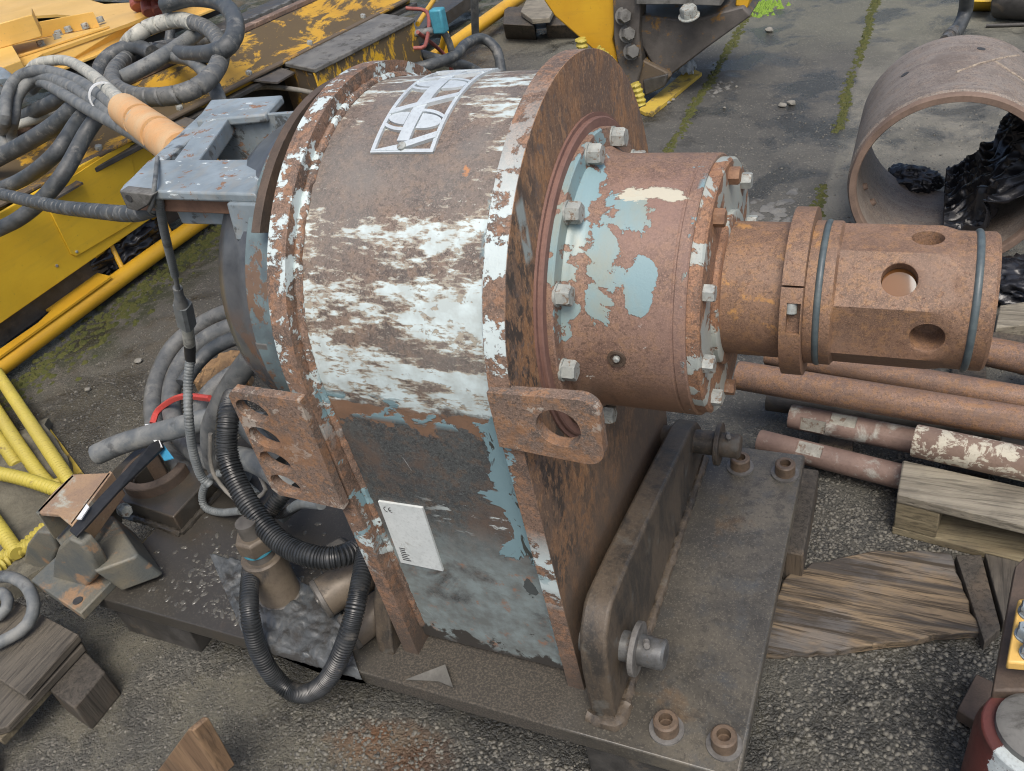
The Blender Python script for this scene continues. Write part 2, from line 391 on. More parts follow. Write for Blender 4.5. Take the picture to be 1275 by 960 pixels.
def mat_endplate():
    g = G('cover_rust_and_blue')
    c, h = g.rust((.23, .125, .075), (.16, .10, .07), (.31, .165, .085), 1.2, 19.)
    n = g.noise(13., 6, .6, .5, 14.)
    bl = g.thr(n, .52, .535); c = g.mix(bl, c, g.mix(g.noise(20., 4, .6), (.30, .36, .36), (.38, .37, .31)))
    return g.done(c, g.mixf(bl, .65, .45), g.add(g.mul(h, .6), g.mul(bl, 1.2)), .6, .0018)
def mat_shaft():
    g = G('shaft_rust')
    c, h = g.rust((.195, .118, .076), (.145, .088, .058), (.26, .145, .07), 1.5, 29.)
    big = g.noise(7., 4, .6, .2, 3.); c = g.mix(g.mul(g.thr(big, .48, .66), .6), c, (.19, .125, .092))
    o = g.mul(g.thr(g.noise(22., 7, .7, .2, 8.), .58, .64), g.band(g.x, -.3, -.25, -.12, -.06)); c = g.mix(g.mul(o, .8), c, (.42, .22, .07))
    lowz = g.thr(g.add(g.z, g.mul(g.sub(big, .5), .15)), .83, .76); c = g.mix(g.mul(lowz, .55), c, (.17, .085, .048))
    pit = g.thr(g.noise(130., 4, .65, 0, 6.), .60, .68); c = g.mix(g.mul(pit, .5), c, (.12, .06, .04))
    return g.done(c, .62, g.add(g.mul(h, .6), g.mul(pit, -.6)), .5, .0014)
def mat_base():
    g = G('oily_base_steel')
    n = g.noise(5., 5, .6, .4, 3.); n2 = g.noise(18., 6, .65, .2, 8.); f = g.noise(160., 4, .6)
    c = g.mix(g.thr(n, .40, .62), (.060, .057, .050), (.135, .121, .094))
    c = g.mix(g.mul(g.thr(n2, .52, .68), .7), c, (.065, .072, .076)); c = g.mix(g.mul(g.thr(g.x, -.20, -.34), .7), c, (.040, .037, .031)); c = g.mix(g.mul(g.thr(g.noise(9., 5, .65, 0, 55.), .60, .72), .5), c, (.16, .10, .05))
    c = g.mix(g.mul(g.thr(f, .52, .7), .5), c, (.03, .028, .025))
    # gritty dirt in front of the gearbox foot
    c = g.mix(g.mul(g.thr(g.noise(26., 7, .74, .4, 61.), .52, .60), .5), c, (.036, .034, .030)); c = g.mix(g.mul(g.thr(g.noise(300., 3, .6, 0, 5.), .56, .64), .45), c, (.19, .17, .135))
    grit = g.mul(g.band(g.x, -.86, -.80, -.47, -.40), g.thr(g.y, .92, .86)); gr = g.noise(240., 3, .6)
    c = g.mix(g.mul(grit, .8), c, g.mix(g.thr(gr, .45, .65), (.038, .034, .028), (.10, .085, .065)))
    wet = g.mul(g.thr(g.x, -.95, -1.1), g.thr(n, .34, .5))
    c = g.mix(g.mul(wet, .7), c, (.042, .038, .033))
    r = g.mixf(wet, g.mixf(grit, g.thr(n2, .3, .7, .30, .46), .85), .30)
    h = g.add(g.mul(f, .3), g.add(g.mul(n2, .4), g.mul(g.mul(grit, gr), 2.5)))
    return g.done(c, r, h, .45, .0018)
def mat_lug():
    g = G('dirty_lug_steel')
    n = g.noise((16., 12., 8.), 6, .68, .3, 3.); f = g.noise((120., 120., 60.), 5, .65)
    st = g.noise((60., 60., 10.), 6, .7, .3, 13.); c = g.mix(g.thr(n, .42, .56), (.038, .034, .029), (.090, .070, .050)); c = g.mix(g.mul(g.thr(st, .50, .58), .55), c, (.088, .068, .048)); c = g.mix(g.mul(g.thr(g.noise(230., 3, .6, 0, 3.), .55, .63), .35), c, (.13, .11, .085)); c = g.mix(g.mul(g.thr(f, .5, .7), .5), c, (.03, .027, .024))
    c = g.mix(g.mul(g.thr(g.noise(20., 5, .6, 0, 9.), .6, .7), .6), c, (.12, .12, .108))
    return g.done(c, g.thr(n, .3, .7, .42, .62), g.add(n, g.mul(f, .6)), .45, .002)
def mat_bluegrey():
    g = G('scuffed_bluegrey_paint')
    n = g.noise(12., 6, .65, .3, 3.); c = g.mix(g.thr(n, .38, .62), (.26, .31, .34), (.17, .205, .225))
    rs = g.thr(g.noise((24., 24., 30.), 7, .72, .2, 6.), .60, .62); ds = g.thr(g.noise((40., 18., 30.), 7, .74, .3, 16.), .50, .60); c = g.mix(g.mul(ds, .45), c, (.26, .25, .215)); c = g.mix(rs, c, g.mix(g.noise(60., 4, .6), (.16, .095, .06), (.30, .17, .10)))
    wt_ = g.mul(g.thr(g.noise((28., 60., 60.), 7, .7, .1, 9.), .62, .65), g.thr(g.z, 1.045, 1.05)); c = g.mix(wt_, c, (.62, .68, .68))
    dk = g.mul(g.thr(g.noise(30., 7, .7, .4, 12.), .56, .61), g.thr(g.z, 1.054, 1.05)); c = g.mix(g.mul(dk, .8), c, (.05, .05, .048))
    return g.done(c, g.mixf(rs, .38, .7), g.add(n, g.mul(rs, -.8)), .35, .0015)
def mat_drum():
    g = G('drum_steel')
    n = g.noise(12., 6, .68, .3, 2.); c = g.mix(g.thr(n, .4, .6), (.05, .055, .062), (.09, .095, .10))
    rs = g.mul(g.thr(g.noise(16., 6, .7, .2, 6.), .50, .56), g.thr(g.z, .90, .82)); c = g.mix(rs, c, (.15, .085, .05))
    return g.done(c, g.mixf(rs, .30, .7), n, .3, .0015)
def mat_drumring():
    g = G('drum_ring_paint')
    n = g.noise(14., 6, .66, .3, 2.); c = g.mix(g.thr(n, .4, .6), (.13, .18, .19), (.085, .11, .12))
    rs = g.thr(g.noise(18., 7, .72, .3, 6.), .54, .57); c = g.mix(rs, c, g.mix(g.noise(50., 4, .6), (.18, .12, .08), (.10, .06, .04)))
    return g.done(c, .45, g.add(n, rs), .35, .0018)
def mat_ground():
    g = G('asphalt')
    n = g.noise(1.3, 5, .6, .5, 3.); n2 = g.noise(7., 6, .65, .2, 8.); f = g.noise(320., 3, .6); p0 = g.p; dv_ = g.new('ShaderNodeTexNoise'); g.link(g.p, dv_.inputs[0]); dv_.inputs['Scale'].default_value = 60.; dv_.inputs['Detail'].default_value = 4; ma = g.new('ShaderNodeVectorMath'); ma.operation = 'MULTIPLY_ADD'; g.link(dv_.outputs['Color'], ma.inputs[0]); ma.inputs[1].default_value = (.022,)*3; g.link(g.p, ma.inputs[2]); g.p = ma.outputs[0]; cells = g.voro(150.); cell2 = g.voro(75.); g.p = p0
    near = g.thr(g.y, 1.9, 1.3)
    c = g.mix(g.thr(n, .36, .64), (.060, .060, .056), (.098, .096, .085)); c = g.mix(g.mul(g.thr(n2, .45, .7), .6), c, (.048, .048, .045))
    # old concrete lane to the right of the mossy joint, greenish dust further back
    jx = g.add(g.x, g.mul(g.sub(g.noise(6., 4, .6), .5), .06))
    con = g.mul(g.thr(jx, -.285, -.265), g.thr(g.y, 1.75, 2.3)); c = g.mix(g.mul(con, .8), c, g.mix(g.thr(g.noise(4., 5, .6, .3, 14.), .4, .62), (.21, .20, .165), (.11, .108, .09)))
    far = g.thr(g.add(g.y, g.mul(g.sub(n, .5), 1.2)), 4.5, 5.1); c = g.mix(g.mul(far, .65), c, (.14, .14, .105))
    lft = g.mul(g.thr(g.x, -1.6, -2.1), .5); c = g.mix(lft, c, (.095, .088, .072))
    mos = g.mul(g.thr(g.add(g.x, g.mul(g.sub(g.noise(4., 5, .65), .5), .5)), -2.55, -2.75), g.thr(n2, .42, .52)); c = g.mix(mos, c, (.028, .034, .014))
    brn = g.mul(g.thr(g.add(g.x, g.mul(g.sub(n2, .5), .6)), -2.25, -2.6), g.thr(g.noise(2.5, 4, .6, 0, 5.), .5, .6)); c = g.mix(g.mul(brn, .6), c, (.09, .062, .03))
    # coarse aggregate close by
    rnd = g.new('ShaderNodeSeparateColor'); g.link(cells[1], rnd.inputs[0])
    ag = g.mix(g.thr(rnd.outputs[0], .1, 1.), (.035, .035, .032), (.17, .163, .138)); ag = g.mix(g.thr(rnd.outputs[1], .93, .95), ag, (.34, .32, .27))
    spk = g.thr(rnd.outputs[2], .965, .975); c = g.mix(g.mul(spk, .6), c, (.20, .19, .16))
    ol = g.mul(near, g.band(g.x, -1.55, -1.25, -.75, -.62)); olv = g.mul(ol, g.thr(g.y, .72, .60))
    c = g.mix(g.mul(near, g.thr(n2, .30, .55, .75, .35)), c, ag)
    c = g.mix(g.mul(olv, g.thr(n2, .35, .6, .65, .25)), c, (.095, .085, .058))
    rs = g.math('POWER', g.add(g.math('POWER', g.mul(g.sub(g.x, -.80), 1/.14), 2.), g.math('POWER', g.mul(g.sub(g.y, .64), 1/.075), 2.)), .5)
    rsm = g.thr(g.add(rs, g.mul(g.sub(n2, .5), 1.8)), 1.05, .5); c = g.mix(g.mul(rsm, .7), c, (.17, .07, .02))
    wetr = g.mul(near, g.mx(g.thr(g.x, -.95, -.70), g.thr(g.y, .70, .80)))
    wet = g.thr(g.add(g.noise(3.2, 5, .6, .3, 33.), g.mul(wetr, .10)), .50, .60)
    c = g.mix(g.mul(wet, .62), c, (.020, .020, .018)); c = g.mix(g.mul(wetr, .35), c, (.030, .031, .028))
    mud = g.thr(g.noise(4.5, 6, .68, .4, 71.), .46, .56); mudc = g.mix(g.thr(n2, .4, .62), (.125, .117, .088), (.078, .075, .062))
    mudc = g.mix(g.mul(g.thr(g.noise(200., 3, .65), .54, .64), .6), mudc, (.17, .16, .125)); mudc = g.mix(g.mul(g.thr(g.noise(120., 3, .65, 0, 6.), .54, .66), .6), mudc, (.028, .027, .024))
    mm = g.mul(g.mul(mud, near), g.sub(.85, g.mul(wetr, .45))); c = g.mix(mm, c, mudc)
    sal = g.thr(g.noise(150., 2, .5, 0, 91.), .64, .70); c = g.mix(g.mul(sal, .55), c, (.23, .22, .19))
    r = g.mixf(wet, .82, .22)
    h = g.add(g.mul(f, .35), g.mul(g.mul(g.inv(cells[0]), g.inv(g.mul(mm, .8))), g.add(g.mul(near, .9), .35)))
    h = g.add(h, g.add(g.mul(g.noise(90., 5, .7), .9), g.mul(n2, 1.2)))
    return g.done(c, r, h, .85, .006)
def wood(name, a, b, c3, ax='x', k=1., crack=.6, rough=.8, off=0.):
    g = G(name)
    s_ = {'x': (7., 130., 130.), 'y': (130., 7., 130.), 'z': (130., 130., 7.)}[ax]; s2 = {'x': (3., 34., 34.), 'y': (34., 3., 34.), 'z': (34., 34., 3.)}[ax]
    n = g.noise(tuple(q*k for q in s_), 7, .7, .5, 3.+off); n2 = g.noise(tuple(q*k for q in s2), 5, .65, .8, 7.+off); n3 = g.noise(7., 5, .6, 0, 9.+off)
    q = g.mix(g.thr(n2, .42, .58), a, b); q = g.mix(g.mul(g.thr(n3, .5, .62), .7), q, c3)
    cr = g.thr(n, .50, .60); q = g.mix(g.mul(cr, crack), q, tuple(x*.18 for x in a))
    return g.done(q, rough, g.add(g.mul(n, -1.2), n2), .7, .003)
def rubber(name, a, b, rough=.55, k=30., off=0.):
    g = G(name); n = g.noise(k, 5, .65, .2, off); f = g.noise(260., 3, .6)
    c = g.mix(g.thr(n, .38, .66), a, b); d = g.thr(g.noise(16., 7, .74, .2, off+4.), .54, .64); c = g.mix(g.mul(d, .5), c, (.25, .245, .22)); dk_ = g.thr(g.noise(22., 6, .7, 0, off+9.), .56, .66); c = g.mix(g.mul(dk_, .6), c, (.03, .031, .032))
    return g.done(c, g.thr(n, .3, .7, rough-.08, rough+.15), g.add(n, g.mul(f, .5)), .15, .001)
def yellow(name, base, dark, rustc, dirt, t, k=9., rough=.42, streak=(1,1,1)):
    g = G(name); n = g.noise(5., 4, .6, .2, 1.); c = g.mix(g.thr(n, .35, .68), base, dark)
    d1 = g.noise(tuple(k*q for q in streak), 8, .72, .4, 4.); m_ = g.thr(d1, t, t+.05); c = g.mix(g.mul(m_, .9), c, g.mix(g.noise(40., 5, .65), rustc, dirt))
    f = g.thr(g.noise(70., 6, .7, 0, 7.), .62, .70); c = g.mix(g.mul(f, .5), c, dirt)
    s_ = g.thr(g.noise((3., 3., 30.), 5, .65, 0, 9.), .52, .72); c = g.mix(g.mul(s_, .22), c, dirt)
    return g.done(c, g.mixf(m_, rough, .7), g.add(n, g.mul(m_, -1.)), .3, .0015)
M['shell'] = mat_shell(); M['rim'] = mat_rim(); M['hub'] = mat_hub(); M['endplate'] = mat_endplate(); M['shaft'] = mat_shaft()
M['base'] = mat_base(); M['lug'] = mat_lug(); M['bluegrey'] = mat_bluegrey(); M['drum'] = mat_drum(); M['drumring'] = mat_drumring(); M['ground'] = mat_ground()
M['ring'] = simple('maroon_ring_rust', (.155, .085, .07), (.20, .11, .085), 30, .7, bump=.4, dist=.0015)
M['zinc'] = simple('weathered_zinc', (.36, .38, .355), (.23, .25, .24), 70, .42, .6, (.17, .125, .09), (.54, .60), 75, .5)
M['zinc_rusty'] = simple('rusty_bolt', (.27, .15, .08), (.17, .095, .06), 60, .65, .8, (.35, .33, .29), (.6, .7), 40, .5)
M['screw'] = simple('brown_cap_screw', (.15, .105, .07), (.09, .066, .047), 60, .42, .6, bump=.3)
M['socket'] = simple('dark_socket', (.12, .075, .045), (.05, .035, .025), 60, .5)
M['pin'] = simple('worn_pin_steel', (.16, .165, .165), (.075, .075, .073), 40, .32, .55, (.10, .08, .06), (.55, .68), 30, .3, metal=.3)
M['washer'] = simple('washer_steel', (.17, .165, .155), (.095, .09, .083), 40, .42, .6, bump=.3)
M['rust'] = simple('brown_rust', (.24, .135, .085), (.15, .085, .058), 22, .7, .8, (.36, .25, .17), (.58, .66), 12, .5, .0018)
M['rust_pale'] = simple('flaky_bracket_rust', (.195, .128, .092), (.115, .085, .068), 16, .7, .8, (.30, .215, .165), (.54, .60), 16, .8, .003, fine=120)
g = G('flaky_bracket_rust'); _c, _h = g.rust((.175, .122, .092), (.115, .092, .077), (.30, .16, .08), 1., 41.); _m = g.thr(g.noise(22., 7, .72, .2, 43.), .585, .60); _c = g.mix(g.mul(_m, .8), _c, (.36, .32, .27)); _o = g.thr(g.noise(12., 6, .7, .3, 47.), .52, .60); _c = g.mix(g.mul(_o, .6), _c, g.mix(g.noise(90., 4, .7), (.36, .18, .08), (.12, .07, .045))); M['rust_bracket'] = g.done(_c, .72, _h, .7, .0025)
M['rust_dark'] = simple('dark_rust', (.10, .07, .05), (.06, .045, .035), 20, .6, .75, bump=.5, dist=.002)
M['seal'] = simple('oring_rubber', (.055, .075, .085), (.09, .115, .12), 60, .42)
M['logo'] = simple('bare_aluminium', (.60, .66, .68), (.50, .55, .57), 30, .34, .46, (.30, .31, .30), (.62, .72), 30, .1, metal=.25)
M['name'] = simple('name_plate_face', (.62, .66, .65), (.54, .58, .57), 30, .36, .5, (.42, .43, .40), (.64, .72), 40, .08)
M['ink'] = simple('black_ink', (.03, .03, .03), (.05, .05, .05), 50, .6)
M['rubber'] = rubber('grey_rubber_hose', (.088, .095, .097), (.155, .158, .152))
M['rubber_dark'] = rubber('dark_rubber_hose', (.04, .047, .052), (.085, .092, .095), .48, 24, 3)
M['rubber_dust'] = rubber('dusty_rubber_hose', (.10, .112, .118), (.20, .205, .195), .6, 20, 5)
M['rubber_tan'] = rubber('tan_dusty_hose', (.16, .155, .14), (.24, .225, .195), .65, 20, 6)
M['white_hose'] = rubber('pale_spiral_hose', (.30, .31, .28), (.46, .45, .39), .55, 20, 7)
M['corr'] = simple('black_corrugated_plastic', (.016, .018, .020), (.034, .037, .039), 30, .30, .45, (.12, .11, .095), (.60, .74), 12, .05)
M['corr_grey'] = simple('grey_corrugated_plastic', (.12, .135, .14), (.19, .205, .205), 30, .45, .6, (.07, .07, .065), (.58, .7), 12, .05)
M['orange'] = simple('orange_sleeve', (.62, .33, .13), (.58, .40, .22), 12, .6, .75, (.42, .36, .26), (.6, .68), 10, .2)
M['yellow'] = yellow('yellow_panel_paint', (.68, .44, .028), (.60, .37, .022), (.20, .12, .04), (.30, .21, .05), .70)
M['yellow_deck'] = yellow('sunfaded_yellow_deck', (.66, .42, .12), (.58, .36, .085), (.22, .15, .08), (.30, .22, .11), .68, 7.)
M['yellow_dirty'] = yellow('greasy_yellow_paint', (.50, .29, .025), (.42, .23, .02), (.060, .048, .03), (.04, .036, .03), .455, 6., .5, (1, .5, 1.4))
M['yellow_chip'] = yellow('chipped_yellow_paint', (.55, .33, .02), (.46, .26, .02), (.04, .036, .03), (.06, .055, .05), .44, 10., .5, (1, 1, .5))
M['sand'] = simple('sandy_mud', (.15, .14, .105), (.105, .098, .075), 12, .85, .95, (.075, .07, .055), (.52, .64), 9, .8, .004, fine=90)
M['scrap'] = simple('scrap_sheet', (.13, .125, .108), (.08, .077, .067), 30, .4, .55)
M['yellow_tube'] = yellow('yellow_tube_paint', (.62, .36, .025), (.55, .30, .022), (.20, .11, .04), (.22, .14, .05), .68, 16.)
M['rebar'] = yellow('yellow_rod_paint', (.44, .37, .06), (.36, .29, .055), (.20, .14, .05), (.20, .17, .07), .62, 30., .6)
M['black_metal'] = simple('greasy_black_steel', (.035, .034, .032), (.07, .066, .06), 20, .42, .65, (.11, .09, .065), (.58, .7), 9, .4, .002)
M['grey_metal'] = simple('dusty_grey_steel', (.10, .10, .095), (.17, .168, .155), 9, .55, .7, (.06, .058, .052), (.52, .64), 14, .3, .0015)
M['bucket'] = yellow('worn_bucket_steel', (.42, .24, .03), (.30, .16, .02), (.055, .048, .042), (.085, .075, .065), .40, 8., .5)
M['bucket_dark'] = simple('worn_dark_bucket', (.06, .055, .05), (.11, .10, .09), 10, .5, .7, (.24, .13, .03), (.57, .65), 12, .5, .002)
M['casing'] = simple('casing_tube_rust', (.20, .172, .148), (.155, .128, .108), 5, .55, .7, (.25, .215, .18), (.55, .70), 6, .3)
g = G('casing_tube_steel'); _c, _h = g.rust((.185, .158, .135), (.15, .122, .10), (.215, .165, .125), .6, 71.); _s = g.noise((4., 22., 9.), 6, .7, .3, 8.); _c = g.mix(g.mul(g.thr(_s, .48, .60), .6), _c, (.23, .205, .18)); _d = g.thr(g.noise((5., 5., 5.), 6, .7, .3, 3.), .54, .64); _c = g.mix(g.mul(_d, .55), _c, (.11, .085, .068)); M['casing'] = g.done(_c, .58, _h, .35, .0015)
M['chalk'] = simple('chalk', (.36, .31, .24), (.28, .23, .18), 90, .9, .95, (.20, .165, .135), (.48, .56), 60, .2)
M['casing_in'] = simple('casing_rim_rust', (.215, .15, .112), (.14, .098, .075), 14, .65, .8, bump=.4)
M['rod'] = simple('drill_rod_rust', (.215, .138, .10), (.155, .10, .078), 9, .58, .72, (.26, .145, .075), (.56, .68), 10, .4)
def rodmat(name, a, b, c3, off):
    g = G(name); c, h = g.rust(a, b, c3, 1.3, off); st = g.noise((3., 18., 18.), 6, .7, .3, off+2.); c = g.mix(g.mul(g.thr(st, .46, .62), .65), c, tuple(q*.55 for q in a)); o = g.thr(g.noise((8., 20., 20.), 6, .7, .2, off+6.), .56, .64); c = g.mix(g.mul(o, .6), c, c3)
    return g.done(c, g.thr(st, .3, .7, .5, .75), h, .5, .0018)
M['rod'] = rodmat('rusty_rod_steel', (.205, .128, .090), (.15, .10, .078), (.27, .145, .065), 3.)
M['rod_pale'] = simple('drill_rod_scale', (.22, .155, .115), (.15, .10, .078), 12, .65, .8, (.48, .45, .36), (.515, .55), 22, .4)
M['rod_end'] = simple('drill_rod_end', (.225, .155, .125), (.15, .10, .082), 14, .6, .75, (.36, .36, .32), (.56, .66), 14, .4)
M['bright'] = simple('milled_flat_steel', (.36, .355, .305), (.24, .23, .195), 50, .4, .55, (.16, .11, .08), (.55, .62), 45, .2)
M['red'] = simple('dark_red_paint', (.105, .03, .025), (.075, .024, .02), 14, .42, .55, (.42, .47, .47), (.54, .56), 9, .3)
M['red_cast'] = simple('red_casting', (.30, .09, .07), (.20, .06, .05), 20, .55)
M['teal'] = simple('teal_seal', (.06, .28, .36), (.05, .22, .30), 40, .45)
M['canister'] = simple('olive_brown_canister', (.165, .135, .10), (.10, .082, .063), 16, .42, .6, (.06, .055, .05), (.58, .68), 12, .3, metal=.15)
M['canister_d'] = simple('dark_cap_steel', (.075, .07, .062), (.12, .112, .10), 30, .38, .55, bump=.3)
M['plastic'] = simple('black_plastic_film', (.010, .011, .014), (.02, .021, .025), 20, .26, .36, bump=.3, dist=.004, fine=60)
M['film'] = simple('grey_oily_film', (.065, .072, .076), (.10, .108, .112), 10, .34, .5, (.035, .034, .032), (.50, .60), 14, .6, .004, fine=60)
M['strap'] = simple('black_web_strap', (.012, .013, .015), (.025, .026, .028), 50, .6)
M['redtie'] = simple('red_strap', (.52, .07, .06), (.45, .06, .05), 30, .5)
M['blue_tag'] = simple('blue_tag', (.05, .28, .46), (.04, .24, .40), 30, .5)
M['white_tag'] = simple('white_tag', (.68, .70, .70), (.6, .62, .62), 30, .5)
M['clevis'] = simple('worn_bracket_paint', (.17, .155, .115), (.095, .105, .10), 12, .5, .65, (.26, .165, .095), (.55, .63), 12, .5, .002)
M['clevis_rust'] = simple('rusty_ochre_tube', (.38, .25, .14), (.24, .165, .115), 10, .55, .7, (.36, .36, .30), (.53, .62), 11, .4)
M['wood_pallet'] = wood('grey_pallet_wood', (.27, .245, .19), (.19, .17, .13), (.135, .12, .095), 'x', off=1.)
M['wood_side'] = wood('pallet_side_wood', (.235, .20, .125), (.17, .14, .085), (.10, .085, .06), 'x', off=5.)
M['wood_board'] = wood('split_weathered_board', (.225, .165, .10), (.055, .047, .039), (.125, .12, .115), 'x', .8, .97, .75, 11.)
M['wood_left'] = wood('damp_pallet_wood', (.115, .10, .078), (.08, .07, .055), (.055, .048, .04), 'y', 1., .6, .7, 15.)
M['wood_end'] = wood('dark_block_wood', (.075, .065, .052), (.05, .044, .036), (.12, .09, .06), 'z', 1., .6, .75, 18.)
M['wood_wedge'] = wood('orange_brown_board', (.25, .16, .09), (.185, .115, .065), (.14, .095, .06), 'z', 1., .5, .7, 21.)
M['wood_bark'] = simple('orange_bark_wood', (.40, .25, .12), (.24, .15, .08), 25, .75, .85, (.10, .07, .045), (.54, .64), 14, .8, .004)
M['moss'] = simple('moss', (.045, .055, .010), (.075, .075, .016), 40, .9, bump=.8, dist=.004)
M['moss_bright'] = simple('bright_moss', (.20, .32, .04), (.14, .24, .03), 40, .9, bump=.8, dist=.004)
M['stone'] = simple('pale_pebble', (.24, .23, .20), (.16, .155, .135), 30, .75, bump=.4)
M['grit'] = simple('aggregate', (.045, .044, .040), (.19, .18, .15), 90, .45, .7, bump=.3)
M['rag'] = simple('grey_rag', (.36, .40, .42), (.28, .31, .33), 20, .8)
M['plank_yellow'] = yellow('yellow_plank_paint', (.50, .36, .05), (.40, .28, .05), (.16, .12, .05), (.12, .09, .04), .55, 12., .7)
g = G('water'); M['water'] = g.done((.14, .055, .012), .03)
M['droplet'] = simple('oil_blister', (.06, .058, .052), (.11, .105, .09), 40, .20, .30)
# ------------------------------------------------------------------ ground
mb = MB(); mb.add([(-60,-20,0),(60,-20,0),(60,90,0),(-60,90,0)], [(0,1,2,3)])
tag(ob('ground', mb, M['ground']), kind='structure')

# ------------------------------------------------------------------ shared small meshes (axis +Z, base at z = 0)
def hexmesh(name, af, h, washer=0, mat='zinc'):
    mb = MB(); R = af/math.sqrt(3); z0 = .003 if washer else 0
    hx = [(R*math.cos(PI/3*k), R*math.sin(PI/3*k)) for k in range(6)]
    if washer: mb.cyl((0,0,-.001), (0,0,.003), washer, seg=20)
    v = [(x,y,z0) for x,y in hx] + [(x,y,z0+h*.86) for x,y in hx] + [(x*.88,y*.88,z0+h) for x,y in hx]
    f = [tuple(range(6))] + [(i,(i+1)%6,6+(i+1)%6,6+i) for i in range(6)] + [(6+i,6+(i+1)%6,12+(i+1)%6,12+i) for i in range(6)] + [tuple(12+i for i in range(6))]
    mb.add(v, f); me = mb.mesh(name, Vector((0,0,0))); me.materials.append(M[mat]); return me
BOLT = hexmesh('hex_bolt', .0265, .018, .0165); BOLT_S = hexmesh('hex_bolt_small', .0215, .015); BOLT_B = hexmesh('hex_bolt_large', .055, .035, .04, 'grey_metal')
SCREW_M = MB().lathe([(0,.006),(.003,.006),(.004,.004)], (0,0,0), (0,0,1), 10).mesh('panel_screw', Vector()); SCREW_M.materials.append(M['zinc'])
mb = MB(); mb.lathe([(0,.021),(.026,.021),(.029,.018),(.029,.0115),(.012,.0115),(.012,0.0001)], (0,0,0), (0,0,1), 28)
CAP = mb.mesh('cap_screw', Vector()); CAP.materials.append(M['screw'])
mb = MB(); mb.ring(.029, .018, 0, .004, (0,0,0), (0,0,1), 28); CAPW = mb.mesh('cap_washer', Vector()); CAPW.materials.append(M['washer'])

def weld(mb, pts, r, seed=0):
    rr = random.Random(seed); ph = rr.random()*9
    return mb.tube(pts, r, 8, .006, lambda L, th: 1 + .10*math.sin(L*620+ph) + .3*mn.noise(Vector((L*60, ph, th))))

# ------------------------------------------------------------------ base skid
base = thing('base_skid', (-.85, 1.07, 0), 'oily dark steel base plate on blocks, carrying the rusty gearbox', 'base')
bpl = ob('plate', MB().prism([(-1.56,.692),(-.145,.692),(-.145,1.455),(-1.56,1.455)], 'z', .132, .17), M['base'], base)
_c = P(197,590,'z',.225); cut(bpl, [MB().prism(circle(_c.x,_c.y,.064,32), 'z', .05, .3)]); b = bpl.modifiers.new('bevel','BEVEL'); b.width = .004; b.segments = 2; b.limit_method = 'ANGLE'; b.angle_limit = math.radians(50)
ob('cross_beam', MB().box((-.41,.702,0),(-.165,1.46,.131)), M['black_metal'], base, .004)
ob('cross_beam', MB().box((-1.575,.72,0),(-1.35,.93,.131)), M['black_metal'], base, .004)
ob('timber_block', MB().box((-.160,1.24,0),(-.118,1.50,.09)), M['wood_end'], base, .004)
def lug_profile(): return [(.733,.168),(.732,.30),(.738,.345),(.752,.378),(.775,.402),(.80,.412),(.90,.400),(1.11,.363),(1.32,.325),(1.375,.30),(1.405,.26),(1.41,.168)]
ob('lug_plate', MB().prism(lug_profile(), 'x', -.403, -.357), M['lug'], base, .006, 3)
ob('lug_plate', MB().prism([(.742,.168),(.748,.20),(.775,.27),(.82,.33),(.90,.37),(1.11,.363),(1.32,.325),(1.40,.26),(1.41,.168)], 'x', -.838, -.802), M['lug'], base, .004, 3)
mb = MB(); weld(mb, [(-.352,.76,.172),(-.352,1.0,.172),(-.352,1.40,.172)], .009, 1); weld(mb, [(-.405,.728,.172),(-.38,.724,.172),(-.353,.728,.172),(-.350,.77,.172)], .012, 2)
ob('weld_bead', mb, M['lug'], base)
def pin(y, z, xw, xe, name_mat):
    p = ob('pin', MB().lathe([(-.44,.026),(xe-.004,.026),(xe,.022)], (0,y,z), (1,0,0), 28), M[name_mat], base)
    ob('washer', MB().ring(.046, .024, xw-.007, xw+.003, (0,y,z), (1,0,0), 36), M['washer' if name_mat == 'pin' else 'lug'], p, .0015)
    mb = MB(); x = xw+.02
    mb.tube([(x,y-.012,z+.034),(x,y,z+.0),(x+.004,y+.012,z-.036),(x+.014,y+.02,z-.046)], .0048, 8, .006)
    mb.tube([(x,y-.012,z+.034),(x+.002,y-.016,z+.038),(x-.002,y-.006,z+.036)], .0055, 8, .004)
    ob('cotter_pin', mb, M['washer'], p); return p
pin(.807, .280, -.330, -.283, 'pin'); pin(1.345, .270, -.305, -.262, 'lug')
for x in (-.272, -.1775):
    for y in (.741, 1.388):
        c = inst('cap_screw', CAP, (x,y,.172), (0,0,1), random.random(), base); inst('washer', CAPW, (x,y,.170), (0,0,1), 0, c)
        hx = MB().lathe([(0,.0095),(.0005,.0095)], (x,y,.1843), (0,0,1), 6); ob('socket', hx, M['socket'], c)
# stepped pad with a round cradle at the far-left end
_c = P(197,590,'z',.225); cx_, cy_ = _c.x, _c.y
pad = [(-1.77,.93),(-1.478,.905),(-1.478,1.13),(-1.55,1.13)] + [(cx_+.066*math.cos(math.radians(a)), cy_+.066*math.sin(math.radians(a))) for a in (40,0,-40,-80,-120,-160,-200)] + [(-1.77,1.13)]
ob('cradle_pad', MB().prism(pad, 'z', .165, .222), M['base'], base, .004)
mb = MB(); n = 24; v = []; f = []
for i in range(n+1):
    a = math.radians(-230 + 250*i/n)
    for r, z in ((.066,.16),(.066,.258),(.084,.25),(.084,.16)): v.append((cx_+r*math.cos(a), cy_+r*math.sin(a), z))
for i in range(n):
    for k in range(4): f.append((i*4+k, i*4+(k+1)%4, i*4+4+(k+1)%4, i*4+4+k))
f += [(0,1,2,3), (4*n+3,4*n+2,4*n+1,4*n)]
ob('cradle_collar', mb.add(v, f), M['rust_dark'], base, .003)
